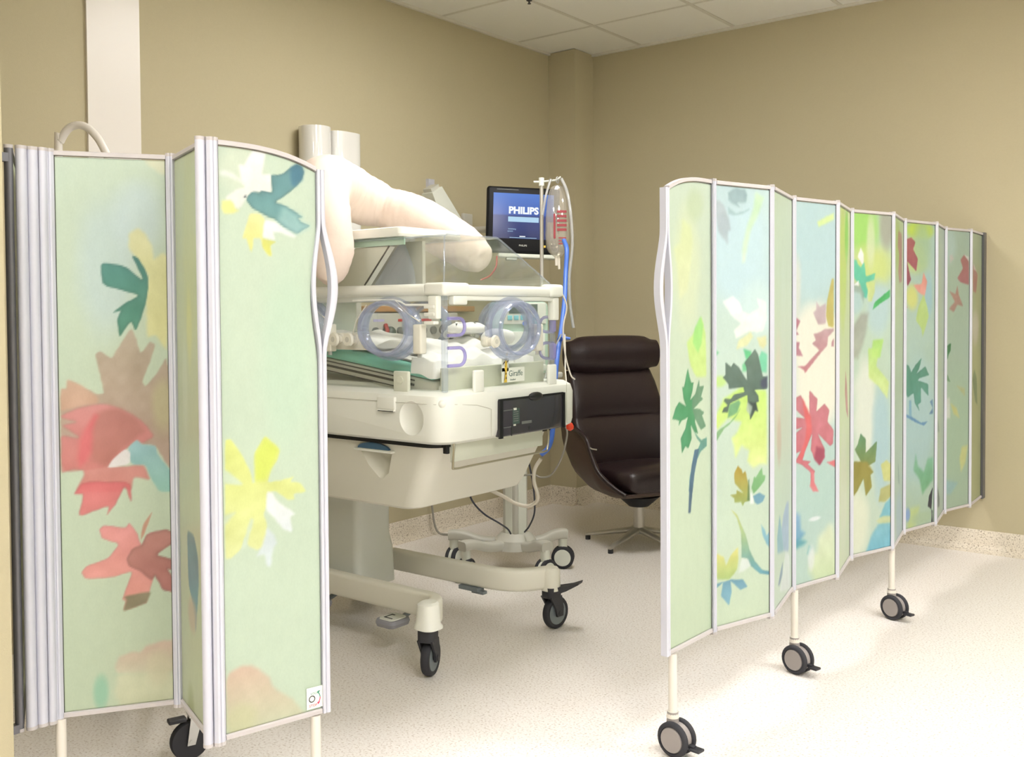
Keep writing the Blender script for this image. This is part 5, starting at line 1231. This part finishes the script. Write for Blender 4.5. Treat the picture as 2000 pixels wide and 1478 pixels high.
cable('dark_cable', 'thin dark blue cable running down beside the cart column', [(-2.47, 3.22, .76), (-2.54, 3.36, .62), (-2.62, 3.50, .48), (-2.72, 3.64, .34), (-2.81, 3.72, .25), (-2.87, 3.76, .205)], .004, 'cable_dark')
cable('white_lead', 'thin white lead running down the far corner of the hood', [(-2.19, 3.115, 1.335), (-2.175, 3.125, 1.28), (-2.185, 3.115, 1.2), (-2.18, 3.12, 1.1), (-2.165, 3.135, 1.02), (-2.17, 3.17, 1.0)], .003, 'cable_white')
cable('white_lead', 'thin white lead hanging beside the blue hose near the armchair', [(-2.463, 3.523, 1.163), (-2.437, 3.489, 1.083), (-2.409, 3.448, 1.02), (-2.377, 3.409, 0.958), (-2.35, 3.36, 0.86), (-2.285, 3.2135, 0.855)], .003, 'cable_white')
cable('clear_lead', 'thin clear line hanging in a loop beside the hood corner', [(-2.466, 3.503, 1.166), (-2.484, 3.44, 1.06), (-2.47, 3.38, 0.97), (-2.4, 3.25, 0.985), (-2.31, 3.2145, 1.0)], .003, 'tube_clear', 'tube')
MB().cyl((-2.50, 3.535, 1.14), (-2.47, 3.52, 1.16), .013, n=12).cyl((-2.475, 3.52, 1.15), (-2.445, 3.54, 1.145), .008, .006, 12).build('connector', 'hose_blue', hose_)
tag(MB().loft([[(-2.23 + r * math.cos(2 * PI * k / 14), 3.222 + r * math.sin(2 * PI * k / 14), z) for k in range(14)] for r, z in ((.004, .79), (.014, .797), (.016, .808), (.011, .819), (.005, .824))]).build('pull_tag', 'red_plug'), 'small orange-red plug hanging under the deck corner', 'plug')
cable('grey_cable', 'thin grey wall cable hanging down to the floor behind the cart', [(-3.82, 4.10, .70), (-3.815, 4.11, .45), (-3.80, 4.11, .20), (-3.77, 4.12, .03), (-3.70, 4.16, .006)], .006, 'cable_grey')
cable('grey_cable', 'grey curved cable hanging by the wall skirting behind the cart', [(-3.82, 4.72, .60), (-3.80, 4.72, .40), (-3.72, 4.66, .22), (-3.60, 4.55, .09), (-3.52, 4.45, .007)], .007, 'cable_grey')
cable('red_lead', 'thin red lead behind the clear canopy', [(-2.86, 3.55, 1.52), (-2.85, 3.53, 1.47), (-2.87, 3.51, 1.43), (-2.90, 3.48, 1.41)], .004, 'cable_red', 'cable')

# ------------------------------------------------------------------ lounge chair
chx, chy = -2.762, 4.645
cr = math.radians(90 - 26 + 2)      # the seat looks along local -y
chair = thing('lounge_chair', 'dark brown leather lounge chair with headrest roll on a chrome star base', 'armchair', (chx, chy, 0), cr)
# backrest: curved padded slab leaning back
def pad(rows, name, m, n=22, close=.5):
    # rows: (y centre, z, half width, thickness, bulge)
    rings = []
    for y, z, w, t, bl in rows:
        ring = []
        for k in range(n):
            q = 2 * PI * k / n; cx, sx = math.cos(q), math.sin(q)
            px = w * (abs(cx) ** .45) * (1 if cx >= 0 else -1); pt = t * (abs(sx) ** .6) * (1 if sx >= 0 else -1)
            ring.append((px, y + pt - bl * (px / w) ** 2, z))
        rings.append(ring)
    return MB().loft(rings).build(name, m, chair, angle=70)
pad([(0.155, 0.4, 0.269, 0.03, 0.05), (0.17, 0.43, 0.297, 0.05, 0.06), (0.195, 0.52, 0.308, 0.06, 0.07), (0.215, 0.6, 0.308, 0.055, 0.06), (0.235, 0.665, 0.305, 0.048, 0.05), (0.24, 0.68, 0.302, 0.036, 0.05), (0.245, 0.695, 0.302, 0.05, 0.05), (0.262, 0.77, 0.297, 0.055, 0.04), (0.285, 0.86, 0.286, 0.052, 0.03), (0.3, 0.93, 0.269, 0.04, 0.02), (0.305, 0.945, 0.246, 0.02, 0.02)], 'backrest', 'leather')
hr = []
for k in range(17):
    t = -1 + 2 * k / 16; s = (1 - abs(t) ** 8) ** .5 if abs(t) < 1 else .0
    s = max(s, .78) - .06 * abs(t) ** 2
    hr.append([( .30 * t, .275 + .065 * s * math.cos(q) + .02 * t * t * -1, 1.02 + .108 * s * math.sin(q)) for q in [2 * PI * j / 22 for j in range(22)]])
MB().loft(hr).build('headrest', 'leather', chair, angle=60)
MB().loft([[(.192, .275 + .0655 * math.cos(q), 1.02 + .1035 * math.sin(q)) for q in [2 * PI * j / 22 for j in range(22)]], [(.196, .275 + .0655 * math.cos(q), 1.02 + .1035 * math.sin(q)) for q in [2 * PI * j / 22 for j in range(22)]]]).build('headrest_seam', 'black_gap', chair)
# seat cushion
sr = []
for y, w, z0, z1 in ((-.30, .20, .36, .40), (-.295, .235, .335, .43), (-.26, .255, .32, .455), (-.15, .265, .315, .462), (0, .265, .315, .455), (.12, .26, .32, .44), (.18, .25, .34, .42)):
    ring = []
    for k in range(24):
        q = 2 * PI * k / 24; cx, sx = math.cos(q), math.sin(q)
        ring.append((w * (abs(cx) ** .4) * (1 if cx >= 0 else -1), y, (z0 + z1) / 2 + (z1 - z0) / 2 * (abs(sx) ** .6) * (1 if sx >= 0 else -1)))
    sr.append(ring)
MB().loft(sr).build('seat', 'leather', chair, angle=70)
# moulded wood shell wrapping under and around
def shell_sec(y, w, zb, zs, back):
    pts = []
    for t in np.linspace(-1, 1, 19):
        th = abs(t) * PI / 2; x = w * math.copysign(max(math.sin(th), 0) ** .62, t); z = zb + (zs - zb) * (1 - max(math.cos(th), 0) ** .62)
        pts.append((x, y + back * (z - zb), z))
    return pts
stn = [(-.27, .27, .318, .325, 0), (-.20, .30, .290, .36, .0), (-.10, .325, .268, .425, .0), (-.04, .332, .262, .52, .01), (0, .335, .258, .595, .02), (.10, .335, .262, .635, .06), (.20, .325, .30, .648, .10), (.27, .31, .38, .655, .14), (.305, .29, .50, .665, .16), (.325, .27, .60, .67, .16)]
outer = [shell_sec(*s) for s in stn]; inner = [shell_sec(s[0], s[1] - .014, s[2] + .012, s[3] + .001, s[4]) for s in stn]
sh_ = MB().loft([o + i[::-1] for o, i in zip(outer, inner)])
sh_.build('shell', 'shell_wood', chair, angle=60)
arm = [Vector(o[0]) for o in outer]; arm2 = [Vector(o[-1]) for o in outer]
for ar in (arm, arm2): MB().tube(smooth_path(ar, 3), .013, 8).build('arm_piping', 'leather', chair, angle=70)
MB().loft([[(.29 * math.cos(q), .33 + .03 * math.sin(q) - .02, z) for q in [2 * PI * k / 20 for k in range(20)]] for z in (.60, .70)] + [[(.25 * math.cos(q), .345 + .02 * math.sin(q), .93) for q in [2 * PI * k / 20 for k in range(20)]]]).build('back_shell', 'shell_wood', chair, angle=60)
MB().tube([(-.332, -.03, .548), (-.338, -.06, .545), (-.336, -.10, .546)], .004, 8).build('recline_lever', 'chrome', chair)
MB().cyl((0, .0, .205), (0, 0, .262), .055, .12, 24).build('swivel_plate', 'caster_dark', chair)
MB().cyl((0, 0, .07), (0, 0, .21), .03, .028, 24).build('pedestal', 'chrome', chair)
MB().cyl((0, 0, .055), (0, 0, .085), .04, .034, 24).build('base_boss', 'chrome', chair)
for k in range(5):
    a = math.radians(72 * k - 90) - cr
    d = Vector((math.cos(a), math.sin(a), 0))
    rings = []
    for t, w, h in ((.02, .030, .03), (.12, .026, .024), (.22, .020, .018), (.295, .016, .014)):
        c = d * t + Vector((0, 0, .078 - t * .17)); sd = Vector((-d.y, d.x, 0))
        rings.append([c + sd * (w * math.cos(q)) + Vector((0, 0, h * .6 * math.sin(q))) for q in [2 * PI * j / 12 for j in range(12)]])
    lg = MB().loft(rings).build('base_foot', 'chrome', chair, angle=60)
    MB().cyl(tuple(d * .288), tuple(d * .288 + Vector((0, 0, .02))), .014, n=12).build('glide', 'caster_dark', lg)

# ------------------------------------------------------------------ things on the left wall
for y, r, zt, lab in ((3.250, .078, 2.175, 'shorter-diameter white glossy upright cylinder on the wall, left of its pair'),):
    tag(MB().cyl((XL + r, y, 1.45), (XL + r, y, zt), r, n=36).build('wall_cylinder', 'cyl_white', angle=60), 'slim white glossy upright cylinder on the wall, standing taller than its twin-lobed neighbour', 'cylinder')
cy = MB()
ring = []
for z in (1.45, 2.168):
    rr = []
    for k in range(60):
        q = 2 * PI * k / 60; y = .092 * math.cos(q); x = .062 * math.sin(q)
        x += .022 * math.cos(2 * q - PI) * 0 + .016 * abs(math.cos(q)) ** 1.2 * (1 if math.sin(q) > 0 else -1)
        rr.append((XL + .085 + x, 3.425 + y, z))
    ring.append(rr)
cy.loft(ring)
tag(cy.build('wall_cylinder', 'cyl_white', angle=60), 'wide white glossy twin-lobed upright cylinder on the wall above the incubator', 'cylinder')
sp_ = thing('supply_panel', 'pale medical gas panel with red and teal outlets on the wall', 'supply panel', (XL, 4.0, 0))
MB().rmm((0, -.40, 1.02), (.05, .34, 1.262), .008).build('panel_box', 'grey_plastic', sp_)
MB().rmm((0, -.40, 1.268), (.045, .50, 1.30), .006).build('wood_rail', 'rail_wood', sp_)
for y, m in ((-.115, 'red_label'), (.07, 'red_label'), (.225, 'teal_label'), (-.30, 'purple')):
    MB().mm((.05, y - .04, 1.216), (.052, y + .04, 1.23)).build('outlet_label', m, sp_, smooth=False)
    MB().cyl((.05, y - .03, 1.165), (.064, y - .03, 1.165), .022, n=16).cyl((.05, y + .05, 1.165), (.064, y + .05, 1.165), .022, n=16).build('outlet', 'window_item', sp_)
MB().cyl((.05, .21, 1.17), (.10, .21, 1.165), .03, n=16).tube([(.09, .21, 1.165), (.11, .21, 1.13), (.105, .21, 1.05), (.10, .215, .98)], .014, 10).build('hose_plug', 'black_plastic', sp_)
MB().tube([(.06, -.26, 1.20), (.085, -.27, 1.17), (.075, -.285, 1.12), (.07, -.29, 1.05)], .012, 8).build('red_hose', 'cable_red', sp_)
MB().ball((.075, -.24, 1.16), .032).build('flow_meter', 'display_dark', sp_)
tag(MB().rmm((XL, 3.46, 1.235), (XL + .07, 3.56, 1.335), .006).cyl((XL + .03, 3.51, .9), (XL + .03, 3.51, 1.24), .012, n=12).build('suction_unit', 'grey_plastic'), 'small beige wall box with hanging rod behind the hood', 'wall box')
tag(MB().mm((XL, 3.84, 1.36), (XL + .03, 3.88, 1.62)).mm((XL, 3.90, 1.36), (XL + .035, 3.925, 1.62)).mm((XL, 3.955, 1.36), (XL + .04, 4.0, 1.62)).build('equipment_rail', 'alu', smooth=False), 'upright grey equipment rail on the wall behind the canopy', 'rail')
lampo = thing('examination_lamp', 'small white tilted lamp head on the wall behind the pillow', 'wall lamp', (XL, 4.09, 1.86))
Mlp = Matrix.Translation((.12, 0, .0)) @ Matrix.Rotation(math.radians(28), 4, 'X')
MB().loft([[tuple(Mlp @ Vector(p)) for p in ((-.05, -.05, -.13), (.05, -.05, -.13), (.05, .10, -.13), (-.05, .10, -.13))], [tuple(Mlp @ Vector(p)) for p in ((-.04, -.045, .09), (.04, -.045, .09), (.04, .045, .09), (-.04, .045, .09))]]).build('lamp_head', 'pale_panel', lampo)
MB().box((.0, .0, .10), (.06, .07, .02), M=Mlp).build('lamp_cap', 'grey_plastic', lampo)
MB().tube([(.0, .06, -.05), (.06, .05, .04), (.10, .03, .02)], .014, 10).mm((0, .04, -.14), (.02, .09, .16)).build('lamp_arm', 'alu', lampo)

# ------------------------------------------------------------------ trolley with a bent push handle behind the folded screen
def rm(x, y): return (0.78785 * x - 0.61588 * y, 0.61588 * x + 0.78785 * y)
to = rm(-1.02, 3.15) + (0,)
tr = thing('equipment_trolley', 'white tubular trolley with bent push handle behind the folded screen', 'trolley', to)
def tl(x, y, z): q = rm(x, y); return (q[0] - to[0], q[1] - to[1], z)
hoop = [(-1.440, .16), (-1.440, .9), (-1.440, 1.76), (-1.432, 1.815), (-1.405, 1.855), (-1.37, 1.865), (-1.335, 1.848), (-1.30, 1.80), (-1.275, 1.72), (-1.265, 1.5), (-1.265, .9), (-1.265, .16)]
MB().tube(smooth_path([tl(x, 3.16, z) for x, z in hoop], 5), .0125, 12).build('push_handle', 'wall_white', tr)
tcs = [(-.922, 2.775, 70), (-.70, 3.17, 20), (-1.10, 3.52, 100), (-1.31, 3.15, 200)]
bs = MB()
for x, y, _ in tcs: bs.tube([tl(-1.02, 3.15, .155), tl(x, y, .15)], .016, 10)
bs.tube([tl(-1.440, 3.16, .16), tl(-1.02, 3.15, .155)], .016, 10)
bs.build('base_frame', 'wall_white', tr)
def plate_caster():
    e = bpy.data.objects.new('caster', None); COL.objects.link(e); e.empty_display_size = .02
    R = .055
    pr = [(.042, -.012), (R - .004, -.012), (R, -.007), (R, .007), (R - .004, .012), (.042, .012)]
    w = MB().loft([[(r * math.cos(q), y, R + r * math.sin(q)) for q in [2 * PI * k / 28 for k in range(28)]] for r, y in pr]).build('wheel', 'tyre', e, angle=50)
    MB().cyl((0, -.010, R), (0, .010, R), .043, n=28).build('hub', 'hub_grey', w)
    f = MB()
    for sy in (-1, 1): f.loft([[(-.011, sy * .018 - .0015, R - .01), (.011, sy * .018 - .0015, R - .01), (.011, sy * .018 + .0015, R - .01), (-.011, sy * .018 + .0015, R - .01)], [(-.0, sy * .018 - .0015, .128), (.034, sy * .018 - .0015, .128), (.034, sy * .018 + .0015, .128), (-.0, sy * .018 + .0015, .128)]])
    f.mm((-.005, -.02, .124), (.036, .02, .13)).build('fork', 'zinc', e)
    MB().cyl((.016, 0, .128), (.016, 0, .142), .016, n=12).rbox((-.035, 0, .118), (.05, .03, .012), .004).build('brake_pedal', 'caster_dark', e)
    MB().cyl((0, -.023, R), (0, .023, R), .006, n=10).build('bolt', 'zinc', w)
    return e
pc = plate_caster(); pc.parent = tr
for i, (x, y, rz) in enumerate(tcs):
    c = pc if i == 0 else child_copy(pc, tr)
    c.location = tl(x, y, 0); c.rotation_euler = (0, 0, math.radians(rz))
bpy.context.view_layer.update()
